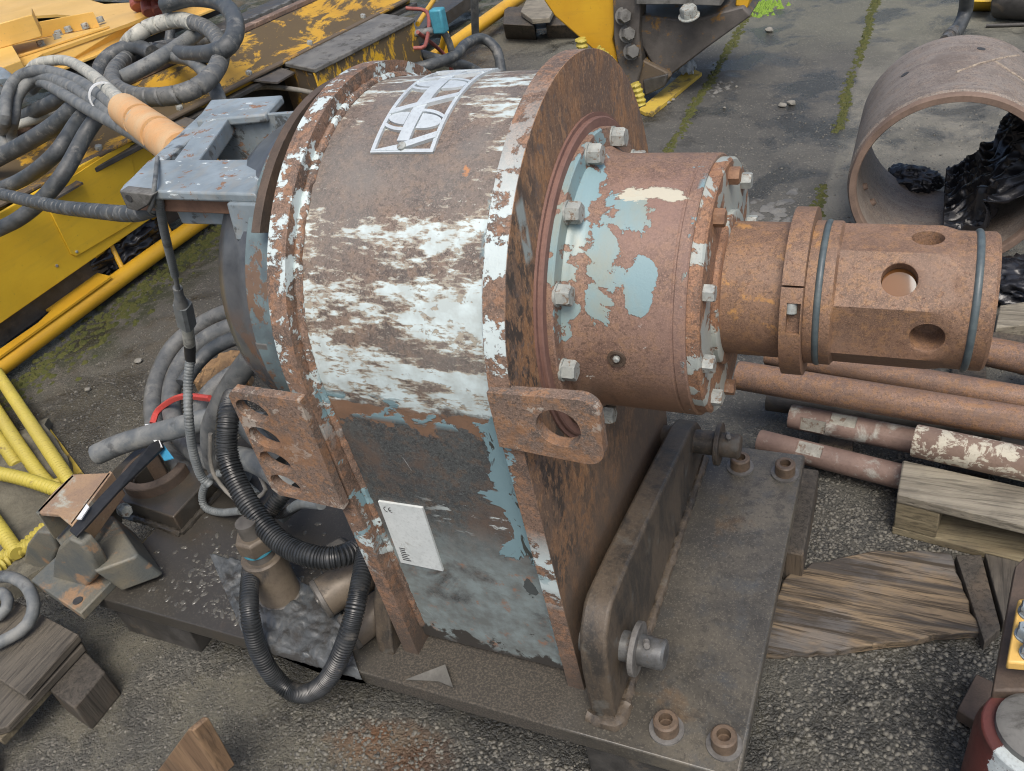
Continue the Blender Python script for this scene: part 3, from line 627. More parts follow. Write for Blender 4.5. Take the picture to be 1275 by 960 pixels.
mb = MB(); weld(mb, [(-1.74,.918,.172),(-1.6,.912,.172),(-1.474,.899,.172)], .009, 4); weld(mb, [(-1.474,.899,.172),(-1.472,1.0,.172),(-1.472,1.12,.172)], .008, 5)
ob('weld_bead', mb, M['base'], base)
# oil blisters standing on the plate
mb = MB()
for _ in range(420):
    x = random.gauss(-1.24,.085); y = .72 + abs(random.gauss(.10,.075)); s = random.uniform(.0015,.006)
    a = random.random()*PI; e = random.uniform(1,2.3); v = []; f = []
    for j, (rr, zz) in enumerate(((1,0),(.8,.45),(.4,.62))):
        for k in range(8):
            th = k*PI/4; px_, py_ = math.cos(th)*rr*s*e, math.sin(th)*rr*s
            v.append((x+px_*math.cos(a)-py_*math.sin(a), y+px_*math.sin(a)+py_*math.cos(a), .1695+zz*s*.7))
    for j in range(2):
        for k in range(8): f.append((j*8+k, j*8+(k+1)%8, j*8+8+(k+1)%8, j*8+8+k))
    f.append(tuple(16+k for k in range(8))); mb.add(v, f)
tag(ob('oil_blisters', mb, M['droplet'], base), kind='stuff')

# ------------------------------------------------------------------ gearbox
gb = thing('drill_gearbox', (-.62, 1.075, .17), 'large rusty gearbox with peeling white paint, standing on the steel base plate', 'gearbox')
def outline(R, off, zb, a=4): return [(AY-off, zb)] + arc(AY, AZ, R, 180+a, -a, 72) + [(AY+off, zb)]
ob('shell', MB().prism(outline(.31, .282, .186), 'x', -.757, -.455), M['shell'], gb)
ob('rim', MB().prism(outline(.335, .302, .168), 'x', -.458, -.427), M['rim'], gb, .004, 3)
ob('rim', MB().prism(outline(.335, .318, .168), 'x', -.787, -.756), M['rim'], gb, .005, 3)
def arcpts(x, R, a0, a1, n=60): return [(x, AY+R*math.cos(math.radians(a0+(a1-a0)*i/n)), AZ+R*math.sin(math.radians(a0+(a1-a0)*i/n))) for i in range(n+1)]
mb = MB(); weld(mb, arcpts(-.752,.311,181,20)+[], .0065, 6); weld(mb, [(-.752,.764,.82),(-.752,.779,.5),(-.752,.791,.22)], .0065, 7); ob('weld_bead', mb, M['rim'], gb)
mb = MB(); weld(mb, arcpts(-.463,.311,181,20), .007, 8); weld(mb, [(-.463,.763,.82),(-.463,.779,.5),(-.463,.792,.22)], .007, 9); ob('weld_bead', mb, M['rim'], gb)
O = (0, AY, AZ)
ob('seal_ring', MB().lathe([(-.43,.249),(-.4235,.249),(-.4235,.243),(-.419,.243),(-.417,.241),(-.417,.20)], O), M['ring'], gb)
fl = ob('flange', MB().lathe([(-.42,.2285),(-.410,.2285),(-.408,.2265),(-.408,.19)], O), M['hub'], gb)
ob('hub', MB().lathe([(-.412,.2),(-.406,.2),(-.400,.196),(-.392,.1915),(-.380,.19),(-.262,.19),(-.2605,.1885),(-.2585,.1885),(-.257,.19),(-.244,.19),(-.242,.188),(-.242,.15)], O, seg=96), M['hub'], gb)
ob('end_cover', MB().lathe([(-.245,.1845),(-.228,.1845),(-.225,.181),(-.225,.10)], O, seg=96), M['endplate'], gb)
ob('cover_lip', MB().lathe([(-.228,.112),(-.219,.112),(-.217,.109),(-.217,.097)], O, seg=64), M['endplate'], gb)
for k in range(12):
    a = math.radians(4 + 30*k); y, z = AY+.2125*math.cos(a), AZ+.2125*math.sin(a)
    inst('flange_bolt', BOLT, (-.4085,y,z), (1,0,0), random.random(), gb)
for k in range(10):
    a = math.radians(7 + 36*k); y, z = AY+.163*math.cos(a), AZ+.163*math.sin(a)
    inst('cover_bolt', BOLT_S, (-.2255,y,z), (1,0,0), random.random(), gb, M['zinc_rusty'] if k % 5 in (3, 2) else None)
def onR(deg, r, x): return Vector((x, AY+r*math.cos(math.radians(deg)), AZ+r*math.sin(math.radians(deg))))
pl = ob('grease_plug', MB().lathe([(0,.013),(.004,.013),(.004,.009),(.001,.009),(.001,.0001)], onR(181,.189,-.336), onR(181,1,0)-Vector((0,AY,AZ)), 20), M['rust_dark'], gb)
ob('nipple', MB().lathe([(0,.005),(.005,.005),(.007,.003)], onR(181,.189,-.336), onR(181,1,0)-Vector((0,AY,AZ)), 10), M['zinc'], pl)
# output shaft with eight flats
def rf(t, r, th):
    if -.0725 < t < .0665:
        d = ((th + PI/8) % (PI/4)) - PI/8; ap = .0893/math.cos(d)
        lim = r
        return min(lim, ap)
    return r
prof = [(-.24,.0955),(-.133,.0955),(-.110,.0955),(-.108,.0995),(-.0965,.0995),(-.0955,.0955),(-.0885,.0955),(-.0875,.0995),(-.076,.0995),(-.0745,.099),(-.0715,.0975)]
prof += [(x,.0975) for x in (-.06,-.04,-.02,0,.02,.036,.046)] + [(.052,.0955),(.058,.0935),(.066,.0908),(.0675,.0905),(.086,.0905),(.087,.087),(.093,.087),(.094,.0905),(.109,.0905),(.113,.087),(.113,.066),(.090,.064)]
sh = ob('shaft', MB().lathe(prof, O, seg=128, rfun=rf), M['shaft'], gb)
hs = []
for deg, x, r in ((134,.002,.0212),(181,.041,.0205),(88,.030,.019),(270,.0,.02),(315,.04,.02)):
    d = onR(deg,1,0)-Vector((0,AY,AZ)); a = Vector((x,AY,AZ)); hs.append(MB().lathe([(.052,r*.9),(.055,r),(.0855,r),(.089,r*1.02),(.0905,r*1.12),(.12,r*1.12)], a, d, 40))
cut(sh, hs)
d = onR(134,1,0)-Vector((0,AY,AZ)); wc = Vector((.002,AY,AZ)) + d*.071
mb = MB(); mb.lathe([(0,.0205),(.001,.0205)], wc-d*.004, d, 30); ob('water', mb, M['water'], sh)
for x in (-.092, .090): ob('oring', MB().lathe([(x+.005*math.cos(a), (.0965 if x < 0 else .089)+.0052*math.sin(a)) for a in [2*PI*k/12 for k in range(13)]][:-1] + [(x+.005, .0965 if x < 0 else .089)], O, seg=72), M['seal'], sh)
cl = ob('clamp_ring', MB().ring(.1175, .094, -.136, -.1085, O, (1,0,0), 96), M['shaft'], gb)
def CYP(u, v, r):
    dd = ROT @ Vector((u-CX, v-CY, FPX)); o = Vector((CAM.y-AY, CAM.z-AZ)); e = Vector((dd.y, dd.z))
    a, b, c = e.dot(e), 2*o.dot(e), o.dot(o)-r*r; t = (-b-math.sqrt(max(0, b*b-4*a*c)))/(2*a); return CAM + dd*t
def rbox(c, ex, et, er):
    # box at c on the ring: half sizes along x, tangential, radial
    c = Vector(c); rad = Vector((0, c.y-AY, c.z-AZ)).normalized(); tan = Vector((0, -rad.z, rad.y)); X_ = Vector((1,0,0))
    return MB().hexa([c + X_*ex*i + tan*et*j + rad*er*k for k in (-1,1) for i, j in ((-1,-1),(1,-1),(1,1),(-1,1))])
s0 = CYP(988,357,.1175); s1 = CYP(987,398,.1175)
cut(cl, [rbox(s0,.03,.0012,.02), rbox(s1,.0085,.021,.013)])
b = cl.modifiers.new('bevel','BEVEL'); b.width = .002; b.segments = 2; b.limit_method = 'ANGLE'; b.angle_limit = math.radians(50)
s2 = CYP(985,384,.108); rad = Vector((0,s2.y-AY,s2.z-AZ)).normalized(); tn = Vector((0,-rad.z,rad.y))
ob('clamp_screw', MB().cyl(s2-tn*.008, s2+tn*.007, .0078, seg=18), M['zinc'], cl, .0012)
# lifting eye and perforated bracket
ll = [(-.455,.777),(-.34,.769)] + arc(-.333,.793,.024,-90,-5,6) + arc(-.333,.850,.024,0,88,6) + [(-.455,.868)]
def plate_cut(name, outl, y0, y1, holes_, mat):
    o = ob(name, MB().prism(outl, 'y', y0, y1), M[mat], gb)
    cut(o, [MB().prism(h, 'y', y0-.02, y1+.02) for h in holes_])
    b = o.modifiers.new('bevel', 'BEVEL'); b.width = .003; b.segments = 2; b.limit_method = 'ANGLE'; b.angle_limit = math.radians(50)
plate_cut('lifting_eye', ll, .730, .748, [circle(-.365,.823,.0295,36)], 'rust_bracket')
pb = [(-.895,.806),(-.885,.817),(-.760,.815),(-.760,.595),(-.885,.600),(-.896,.612)]
holes = [[(-.860+.029*math.cos(t)*math.cos(.3)+.0205*math.sin(t)*math.sin(.3), zc-.029*math.cos(t)*math.sin(.3)+.0205*math.sin(t)*math.cos(.3)) for t in [2*PI*k/24 for k in range(24)]] for i, zc in enumerate((.782,.728,.678,.628))]
plate_cut('perforated_bracket', pb, .724, .741, holes, 'rust_bracket')
# name plate on the sloping wall, tilted as riveted
def wallp(x, z, o=0): return Vector((x, .765 + (.827-z)/.64*.028 - .0012 - o, z))
npq = [(-.731,.572),(-.647,.576),(-.653,.415),(-.737,.414)]
mb = MB(); mb.poly3([wallp(x,z,.003) for x, z in npq], (0,.005,0)); npo = ob('name_plate', mb, M['name'], gb)
def ink(mb, x0, z0, x1, z1): mb.poly3([wallp(x0,z0,.0035),wallp(x1,z0,.0035),wallp(x1,z1,.0035),wallp(x0,z1,.0035)], (0,.0007,0))
mb = MB()
for k in range(7): ink(mb, -.7285+.0003*k, .4245+.0052*k, -.7285+random.uniform(.006,.017), .4265+.0052*k)
for cxx in (-.7185,-.7095):
    for i in range(9):
        a0 = math.radians(100+18*i); a1 = a0+math.radians(18); r0, r1 = .0055, .0067
        mb.poly3([wallp(cxx+r*math.cos(a), .556+r*math.sin(a), .0035) for r, a in ((r0,a0),(r1,a0),(r1,a1),(r0,a1))], (0,.0007,0))
ink(mb, -.7155, .5553, -.711, .5567)
ob('printed_marks', mb, M['ink'], npo)
# openwork logo plate bent round the barrel
def LG(u, v, h):
    a = 118.7 - 47*v; return onR(a, .3098+h, -.667+.097*u - .004*v)
def strip(mb, ctr, wid, n=24, h0=0., h1=.0042):
    # ctr: function t -> (u, v); wid: function t -> half-width vector (du, dv)
    v = []; f = []
    for i in range(n+1):
        t = i/n; u, vv = ctr(t); du, dv = wid(t)
        for s_, h in ((-1,h0),(-1,h1),(1,h1),(1,h0)): v.append(LG(u+s_*du, vv+s_*dv, h))
    for i in range(n):
        for k in range(4): f.append((i*4+k, i*4+(k+1)%4, i*4+4+(k+1)%4, i*4+4+k))
    f += [(0,1,2,3),(4*n+3,4*n+2,4*n+1,4*n)]; mb.add(v, f)
mb = MB(); W_ = .018
for u in (.03,.97): strip(mb, lambda t, u=u: (u, t), lambda t: (.03, 0), 40)
for v_ in (.011,.989): strip(mb, lambda t, v_=v_: (t, v_), lambda t: (0, .0105), 6)
strip(mb, lambda t: (.465, .075+.915*t), lambda t: (.095, 0), 40, .0, .0046)
lp = ob('logo_plate', mb, M['logo'], gb)
def dbar(nm, *a):
    mb = MB(); strip(mb, *a); ob(nm, mb, M['logo'], lp)
dbar('diagonal_bar', lambda t: (.05+.45*t, .012+.022*t), lambda t: (0,.003+.02*t), 10, 0, .005)
dbar('diagonal_bar', lambda t: (.44+.53*t, .035+.080*t), lambda t: (0,.021), 12, 0, .0055)
for j_ in (0, .37): dbar('diagonal_bar', lambda t: (.03+.94*t, .295+.15*t+j_), lambda t: (0,.021), 24, 0, .0056)
dbar('diagonal_bar', lambda t: (.03+.94*t, .93+.02*t), lambda t: (0,.045), 12, 0, .0056)
for j_ in (0, .37):
    dbar('half_oval', lambda t: (.352-.30*t, .245+.012*t+j_), lambda t: (0,.050*math.sqrt(max(.003,1-t*t))), 18, 0, .0038)
    dbar('half_oval', lambda t: (.578+.365*t, .222-.012*t+j_), lambda t: (0,.058*math.sqrt(max(.003,1-t*t))), 18, 0, .0038)
    dbar('curved_bar', lambda t: (.37-.34*t, .158+.045*t*t+j_), lambda t: (0,.0115), 14, 0, .0048)
    dbar('curved_bar', lambda t: (.56+.41*t, .302-.062*t*t+j_), lambda t: (0,.0115), 14, 0, .0048)
ob('rivet', MB().lathe([(0,.0065),(.003,.0065),(.004,.004)], LG(.49,.035,.004), LG(.49,.035,1)-LG(.49,.035,0), 16), M['zinc'], lp)
# motor drum behind the far rim
ob('drum_flange', MB().lathe([(-.786,.300),(-.812,.300),(-.816,.296),(-.816,.2)], O, seg=96), M['drumring'], gb)
ob('drum_spacer', MB().lathe([(-.814,.286),(-.868,.286),(-.872,.282),(-.872,.2)], O, seg=96), M['drumring'], gb)
ob('motor_drum', MB().lathe([(-.868,.274),(-.885,.274),(-.905,.262),(-.935,.255),(-.958,.243),(-.972,.215),(-.972,.05)], O, seg=96), M['drum'], gb)
ob('drum_plate', MB().box((-.872,.790,.80),(-.848,.815,.86)), M['grey_metal'], gb, .003)
# support frame for the hoses, blue-grey channel steel
zf = 1.06
fr = ob('frame_arm', MB().slab(PZ(zf,(184,199),(331,198),(318,241),(148,236)), .016), M['bluegrey'], gb, .004)
ob('frame_arm', MB().slab(PZ(zf,(262,124),(352,118),(330,142),(243,150)), .016), M['bluegrey'], gb, .004)
ob('cross_bar', MB().slab(PZ(zf-.003,(257,147),(287,144),(246,201),(215,202)), .03), M['bluegrey'], gb, .003)
a, b_, c_, d_ = PZ(zf-.004,(252,148),(375,139),(375,137),(252,146)); ob('frame_web', MB().slab([a,b_,c_,d_], .10), M['bluegrey'], gb, .002)
ob('frame_end', MB().slab(PZ(zf-.012,(150,233),(262,130),(274,146),(196,204)), .02), M['bluegrey'], gb, .003)
q = PZ(zf-.012,(152,237),(318,242),(318,238),(152,233)); ob('arm_lip', MB().slab(q, .035), M['rust'], gb, .002)
e = PY(P(150,240,'z',zf).y-.004, (148,238),(190,243),(184,256),(172,263),(158,260))
ec = e[0]+ (e[2]-e[0])*.35; o = ob('end_bracket', MB().poly3(e, (0,.02,0)), M['grey_metal'], gb, .002)
ob('bracket_hole', MB().cyl(P(160,247,'y',e[0].y-.0015), P(160,247,'y',e[0].y-.0015)+Vector((0,.004,0)), .006, seg=16), M['ink'], o)
ob('lower_block', MB().slab(PZ(zf-.05,(213,243),(290,246),(287,259),(218,258)), .03), M['bluegrey'], gb, .003)
ob('curved_stay', MB().prism([(y, z) for y, z in arc(AY,AZ,.318,141,80,24)] + [(y, z) for y, z in arc(AY,AZ,.255,80,138,24)], 'x', -.832, -.817), M['rust_dark'], gb, .003)
ob('stay_foot', MB().hexa([(-.905,.865,.99),(-.83,.865,.99),(-.83,.90,.99),(-.905,.90,.99),(-.905,.875,1.046),(-.83,.875,1.046),(-.83,.90,1.046),(-.905,.90,1.046)]), M['bluegrey'], gb, .003)
# ------------------------------------------------------------------ hoses and fittings beside the gearbox
def corr(pitch): return lambda L, th: 1.0 if (L/pitch) % 1 < .58 else .88
def spiral(pitch): return lambda L, th: .80 if ((L/pitch) + .12*math.sin(th)) % 1 < .12 else 1.0
def hose(name, pts, r, mat, label, cat='hose', group=None, rf_=None, step=.02, seg=14, parent=None):
    mb = MB(); mb.tube(pts, r, seg, step, rf_); o = ob(name, mb, M[mat], parent)
    return tag(o, label, cat, group) if not parent else o
YP = lambda *p: [P(u, v, 'y', y) for u, v, y in p]
ZP = lambda *p: [P(u, v, 'z', z) for u, v, z in p]
hose('corrugated_hose', YP((290,495,1.02),(284,520,.95),(284,570,.90),(308,625,.85),(348,674,.81),(395,694,.80),(432,690,.83),(470,668,.93)), .0225, 'corr',
     'black corrugated hose crossing in front of the upright brown canister', rf_=corr(.0068), step=.0016, seg=16)
hose('corrugated_hose', YP((352,615,.96),(334,640,.92),(320,670,.865),(312,715,.775),(311,762,.70),(322,810,.672),(345,847,.664),(375,864,.66),(406,848,.664),(430,800,.69),(445,745,.75),(455,690,.84),(462,640,.95)), .019, 'corr',
     'black corrugated hose hanging in a long loop over the front edge of the base', rf_=corr(.0062), step=.0015, seg=16)
hose('corrugated_hose', YP((420,618,.90),(385,622,.93),(350,640,.95),(318,632,.97),(292,615,1.0),(268,600,1.05)), .0105, 'corr', 'thin black corrugated hose bundled behind the thick one, under the perforated bracket', rf_=corr(.007), step=.0018, seg=12)
hose('corrugated_hose', YP((400,628,.88),(372,628,.93),(352,645,.96)), .011, 'corr_grey', 'short grey corrugated hose curling below the perforated bracket', rf_=corr(.007), step=.0018, seg=12)
hose('corrugated_hose', YP((320,618,1.03),(300,598,1.06),(285,570,1.10),(262,560,1.15)), .013, 'corr_grey', 'dusty grey corrugated hose half hidden behind the thick black one', rf_=corr(.007), step=.0018, seg=12)
# hanging sensor cable with its connector
cab = thing('sensor_cable', P(240,560,'y',1.08), 'grey sensor cable with plug connector hanging from the frame arm', 'cable')
hose('upper_conduit', YP((190,262,.92),(196,240,.895),(199,256,.90),(204,285,.93),(211,315,.955),(218,343,.98)), .0075, 'corr_grey', '', rf_=corr(.0065), step=.0016, seg=12, parent=cab)
hose('cable_core', YP((217,338,.98),(222,362,1.0)), .0045, 'rubber_dust', '', parent=cab)
hose('connector', YP((221,358,1.0),(226,382,1.01),(230,398,1.02),(232,404,1.02)), .012, 'rubber_dust', '', parent=cab, rf_=lambda L, th: .75 if L < .03 else (1.15 if L < .055 else .95))
hose('connector_body', YP((227,378,1.012),(233,405,1.025)), .0155, 'corr_grey', '', parent=cab, rf_=lambda L, th: 1.0 + (.18 if abs(math.cos(th*2)) > .8 else 0))
hose('pale_sleeve', YP((233,404,1.025),(236,428,1.04)), .012, 'white_hose', '', parent=cab)
hose('tape_wrap', YP((236,426,1.04),(237,450,1.05)), .0115, 'strap', '', parent=cab, rf_=lambda L, th: 1+.2*mn.noise(Vector((L*90,th,2))))
hose('lower_conduit', YP((237,445,1.05),(234,480,1.02),(235,520,.98),(240,560,.97),(250,592,.97),(262,604,.97)), .0105, 'corr_grey', '', rf_=corr(.0075), step=.0019, seg=12, parent=cab)
hose('looped_conduit', YP((300,612,.98),(282,590,1.0),(262,595,1.0),(252,615,.99),(256,632,.98),(275,638,.97),(300,636,.96)), .0095, 'corr_grey', '', rf_=corr(.0075), step=.0019, seg=12, parent=cab)
hose('cable_tie', YP((196,196,1.0),(193,225,.895),(190,250,.88),(186,262,.885)), .0035, 'rubber_dust', '', parent=cab, step=.008)
# coil of heavy hydraulic hose on the ground
CG = 'coiled hydraulic hoses'
hose('hydraulic_hose', ZP((348,392,.30),(318,384,.30),(285,388,.26),(248,405,.22),(215,432,.18),(196,470,.15),(190,508,.14),(198,548,.14),(222,580,.15),(262,596,.17),(305,588,.2)), .026, 'rubber', 'outermost loop of grey hydraulic hose in the coil by the red strap')
hose('hydraulic_hose', ZP((345,405,.33),(310,402,.32),(268,415,.29),(235,440,.25),(216,475,.23),(214,512,.22),(228,548,.22),(258,572,.24),(296,570,.27)), .026, 'rubber', 'grey hydraulic hose loop lying inside the outermost one, held by the red strap')
hose('hydraulic_hose', ZP((345,418,.36),(305,418,.34),(268,432,.31),(243,455,.28),(228,478,.26)), .021, 'rubber_dark', 'dark hose arching above the orange bark wood')
hose('hydraulic_hose', YP((352,395,1.14),(330,425,1.12),(300,462,1.10),(277,500,1.08),(263,540,1.06),(270,580,1.05),(290,602,1.06)), .0255, 'rubber', 'thick grey hose running steeply down from below the motor drum')
hose('hydraulic_hose', ZP((352,455,.34),(322,455,.33),(290,466,.31),(262,488,.29),(248,515,.27),(252,545,.26)), .024, 'rubber', 'grey hose loop in the middle of the coil, crossed by the steep thick hose')
hose('hydraulic_hose', ZP((120,566,.26),(150,553,.28),(190,541,.31),(230,530,.34),(270,521,.36),(330,528,.36)), .027, 'rubber_dust', 'loose end of dusty grey hose sticking out over the worn bracket')
hose('hydraulic_hose', ZP((200,500,.10),(215,545,.10),(245,585,.10),(285,610,.11),(325,612,.12)), .026, 'rubber_tan', 'tan dusty hose at the bottom of the coil behind the sensor cable')
hose('hydraulic_hose', YP((365,610,.98),(335,585,1.0),(308,572,1.03),(280,566,1.06)), .026, 'rubber_dust', 'pale fitting end of a hose pointing at the perforated bracket')
hose('hydraulic_hose', YP((350,575,1.05),(320,545,1.08),(300,520,1.1),(292,492,1.12)), .024, 'rubber_dark', 'dark hose end beside the perforated bracket')
hose('thin_wire', YP((262,540,1.02),(262,575,1.0),(272,600,.99),(300,625,.98),(330,612,.98),(322,590,1.0)), .005, 'rubber_tan', 'thin tan wire looping around the coiled hoses', 'wire')
mb = MB(); mb.tube(ZP((190,527,.215),(198,510,.235),(225,494,.30),(262,496,.345)), .0085, 8, .01, lambda L, th: 1 if abs(math.sin(th)) > .5 else .75)
tag(ob('strap', mb, M['redtie']), 'red plastic strap tied around the coiled hoses', 'strap')
t = PZ(.30,(188,545),(198,546),(216,570),(204,573)); tag(ob('tag', MB().slab(t, .003), M['blue_tag']), 'small blue tape tag hanging off the coiled hoses', 'tag')
t = PZ(.315,(180,528),(190,528),(202,556),(198,558),(188,544)); tag(ob('tag', MB().slab(t, .003), M['white_tag']), 'small white tape tag on the loose hose end', 'tag')
mb = MB(); q = PZ(.10,(238,470),(262,448),(295,436),(302,446),(285,462),(250,482)); mb.poly3(rough_poly(q, 5, .012, 3), (0,0,-.1)); tag(ob('bark_wood', mb, M['wood_bark'], bevel=.008), 'split orange bark wood lying inside the hose coil', 'wood')
# canisters (port caps) on the base
can = thing('port_canister', P(350,742,'z',.17), 'upright brown cylindrical port cap with hex nut and teal seal', 'port cap')
o0 = P(350,740,'z',.170); up = Vector((.03,-.01,1))
ob('body', MB().lathe([(-.002,.0445),(.004,.0445),(.006,.043),(.125,.043),(.129,.039)], o0, up, 40), M['canister'], can)
ob('foot_ring', MB().lathe([(-.002,.047),(.006,.047),(.008,.044)], o0, up, 40), M['canister_d'], can)
ob('neck', MB().lathe([(.122,.03),(.155,.03)], o0, up, 30), M['canister_d'], can)
ob('seal_ring', MB().lathe([(.148,.0325),(.154,.0325)], o0, up, 30), M['teal'], can)
ob('hex_nut', MB().lathe([(.153,.037),(.185,.037),(.190,.032)], o0, up, 6), M['canister'], can, .002)
ob('coupling', MB().lathe([(.18,.021),(.225,.021)], o0, up, 20), M['canister_d'], can)
def lying(a, b, r, label, mat):
    t = thing('port_canister', (a[0], a[1], .17), label, 'port cap'); a, b = Vector(a), Vector(b); d = b-a; L = d.length
    ob('body', MB().lathe([(.012,r),(L,r)], a, d, 40), M[mat], t)
    ob('end_cap', MB().lathe([(0,r*.93),(.003,r*1.03),(.011,r*1.03),(.013,r*.97)], a, d, 40), M['canister_d'], t)
    ob('plug', MB().lathe([(-.004,r*.22),(.004,r*.24)], a, d, 20), M['canister_d'], t)
    return t
c1 = P(397,748,'z',.222); lying(c1, c1+Vector((.085,.115,.012)), .041, 'dark round port cap lying on its side beside the upright canister', 'canister')
c2 = P(432,790,'z',.205); lying(c2, c2+Vector((.06,.10,.010)), .036, 'port cap half hidden behind the looping corrugated hose', 'canister')
mb = MB(); mb.lathe([(0,.033),(.028,.033),(.031,.029)], P(428,690,'y',.90), Vector((.1,-.5,.7)), 6); tag(ob('hex_nut', mb, M['black_metal']), 'black hex nut against the gearbox foot above the lying port cap', 'nut')
# oily film lying on the base
q = PZ(.175,(262,692),(322,700),(420,745),(462,790),(446,858),(305,795))
def film(u, v):
    a = q[0].lerp(q[1], min(1,u*2)) if u < .5 else q[1].lerp(q[2], (u-.5)*2)
    b2 = q[5].lerp(q[4], u); b2 = b2 + (q[3]-q[4])*max(0,u-.7)*.6
    p = a.lerp(b2, v); y = p.y
    h = .012*abs(nz((p.x,p.y,0), 26)) + .006*abs(nz((p.x,p.y,1), 60)) + .014*max(0, .5-abs(u-.08)*8)*(.5+nz((p.x,p.y,2),40))
    z = .173 + h + .0
    if y < .692: z = .173 + h*.3 - (.692-y)*1.6
    return (p.x, max(y, .684), z)
_o = ob('plastic_film', sheet(MB(), film, 110, 70, .0015), M['film']); _o.data.set_sharp_from_angle(angle=math.radians(120))
tag(_o, 'crumpled grey oily plastic film on the base under the port caps', 'film')
q2 = PZ(.174,(505,846),(556,832),(565,858),(545,848)); mb = MB(); q2[1].z += .012; q2[2].z += .006; mb.poly3(q2, (0,0,-.002)); tag(ob('metal_scrap', mb, M['scrap']), 'small triangular scrap of sheet metal on the base front', 'scrap')
# worn hinge bracket at the left end of the base
hb = thing('hinge_bracket', P(95,740,'z',.13), 'worn rusty hinge bracket with tube and curved cheeks at the base end', 'bracket')
ob('foot_plate', MB().slab(PZ(.190,(38,722),(100,764),(170,692),(110,655)), .022), M['clevis'], hb, .003)
def cheek(u0, pts, mat='clevis', th=.03, nm='cheek'):
    ob(nm, MB().poly3(pts, (th*.2, th, 0)), M[mat], hb, .006, 3)
cheek(0, YP((65,725,.70),(66,700,.70),(72,682,.70),(84,670,.70),(100,678,.70),(112,692,.70),(122,712,.70),(92,752,.70)))
cheek(0, YP((28,722,.80),(28,700,.80),(33,678,.80),(45,662,.80),(62,664,.80),(72,684,.80),(60,712,.80),(44,730,.80)))
ob('cross_cheek', MB().poly3(PZ(.27,(100,672),(112,660),(125,640),(140,642),(172,690),(165,695),(118,712)), (.01,.02,-.085)), M['clevis'], hb, .006, 3)
qq = PZ(.36,(46,636),(88,600),(140,588),(136,595),(90,655),(70,640))
a, b_, c_, d_ = PZ(.36,(44,638),(90,590),(140,588),(90,655))
ob('square_tube', MB().poly3([a, P(66,612,'z',.36), b_, c_, P(116,620,'z',.36), d_, P(72,640,'z',.36)], (0,0,-.012)), M['clevis_rust'], hb, .004)
ob('tube_side', MB().poly3([d_, c_, c_+Vector((0,0,-.07)), d_+Vector((0,0,-.07))], (-.012,.004,0)), M['clevis_rust'], hb, .002)
ob('tube_side', MB().poly3([a, b_, b_+Vector((0,0,-.08)), a+Vector((0,0,-.08))], (.012,-.004,0)), M['clevis'], hb, .002)
ob('pivot_block', MB().poly3(PZ(.27,(62,660),(112,618),(138,622),(118,660),(84,690)), (0,0,-.07)), M['clevis'], hb, .005)
bp = P(152,632,'z',.25); ob('bolt_shank', MB().cyl(bp+Vector((-.05,.02,.0)), bp+Vector((.01,-.004,0)), .013, seg=16), M['rust'], hb); inst('hinge_bolt', BOLT, bp+Vector((.008,-.004,0)), (.9,-.3,.1), .3, hb)
ob('bolt_hole', MB().lathe([(0,.011),(.0012,.011)], P(97,748,'z',.1905), (0,0,1), 20), M['ink'], hb)
mb = MB(); mb.slab(ZP((95,668,.37),(86,660,.37),(126,616,.375),(188,552,.33),(200,546,.31),(204,556,.31),(146,612,.375),(108,654,.375)), .006); tag(ob('web_strap', mb, M['strap'], bevel=.001), 'black web strap lying over the hinge bracket towards the hoses', 'strap')
q = PZ(.385,(95,646),(108,627),(111,631),(101,646)); tag(ob('tag', MB().slab(q, .003), M['white_tag']), 'white tag folded over the black web strap', 'tag')

# ------------------------------------------------------------------ yellow rod frame at the left
def twist(L, th): return 1 + .13*math.sin(L*420 + th)
rodsets = [ZP((-60,380,.05),(90,605,.07)), ZP((-60,424,.05),(45,585,.055),(78,602,.05)), ZP((-70,577,.08),(20,594,.09),(78,612,.085)), ZP((-90,528,.05),(22,690,.05)), ZP((-30,728,.05),(22,688,.03),(60,655,.05)), ZP((-20,520,.05),(22,580,.03)), ZP((-10,700,.04),(50,672,.05),(78,640,.06))]
rodsets[3] = ZP((-90,528,.05),(22,690,.05))
rb = thing('yellow_rod_frame', (-2.2,1.1,0), 'frame of yellow twisted rods standing on dusty ground by the hinge bracket', 'frame')
for p in rodsets: ob('rod', MB().tube(p, .0185, 12, .002, twist), M['rebar'], rb)
ob('foot_strip', MB().slab(PZ(.012,(40,545),(60,530),(112,600),(95,615)), .012), M['plank_yellow'], rb, .002)
mb = MB()
q = PZ(.03,(-40,560),(60,520),(115,640),(60,720),(-60,760))
mb.poly3(rough_poly(q, 8, .02, 8), (0,0,-.03)); tag(ob('concrete_footing', mb, M['sand'], bevel=.006), 'low pale concrete slab under the yellow rods', 'slab')

# ------------------------------------------------------------------ pallet and blocks, lower left
lp_ = thing('wooden_pallet', P(20,860,'z',0), 'damp dark wooden pallet with a grey hose resting on it', 'pallet')
ob('deck_board', MB().slab([*PZ(.13,(30,866),(98,790),(20,748),(-70,800))], .02), M['wood_left'], lp_, .003)
ob('deck_board', MB().slab([*PZ(.105,(8,905),(103,803),(98,794),(-40,850),(-80,930))], .02), M['wood_left'], lp_, .003)
ob('stringer', MB().slab([*PZ(.083,(0,922),(105,806),(85,800),(-30,900))], .02), M['wood_side'], lp_, .003)
ob('block', MB().poly3([*PZ(.083,(60,858),(104,808),(131,836),(92,882))], (0,0,-.083)), M['wood_end'], lp_, .004)
hose('grey_hose', ZP((-120,770,.14),(-60,735,.15),(-20,722,.16),(10,718,.17),(33,730,.18),(42,755,.17),(30,782,.155),(-10,805,.15)), .014, 'rubber_dust', 'grey hose curling over the damp pallet')
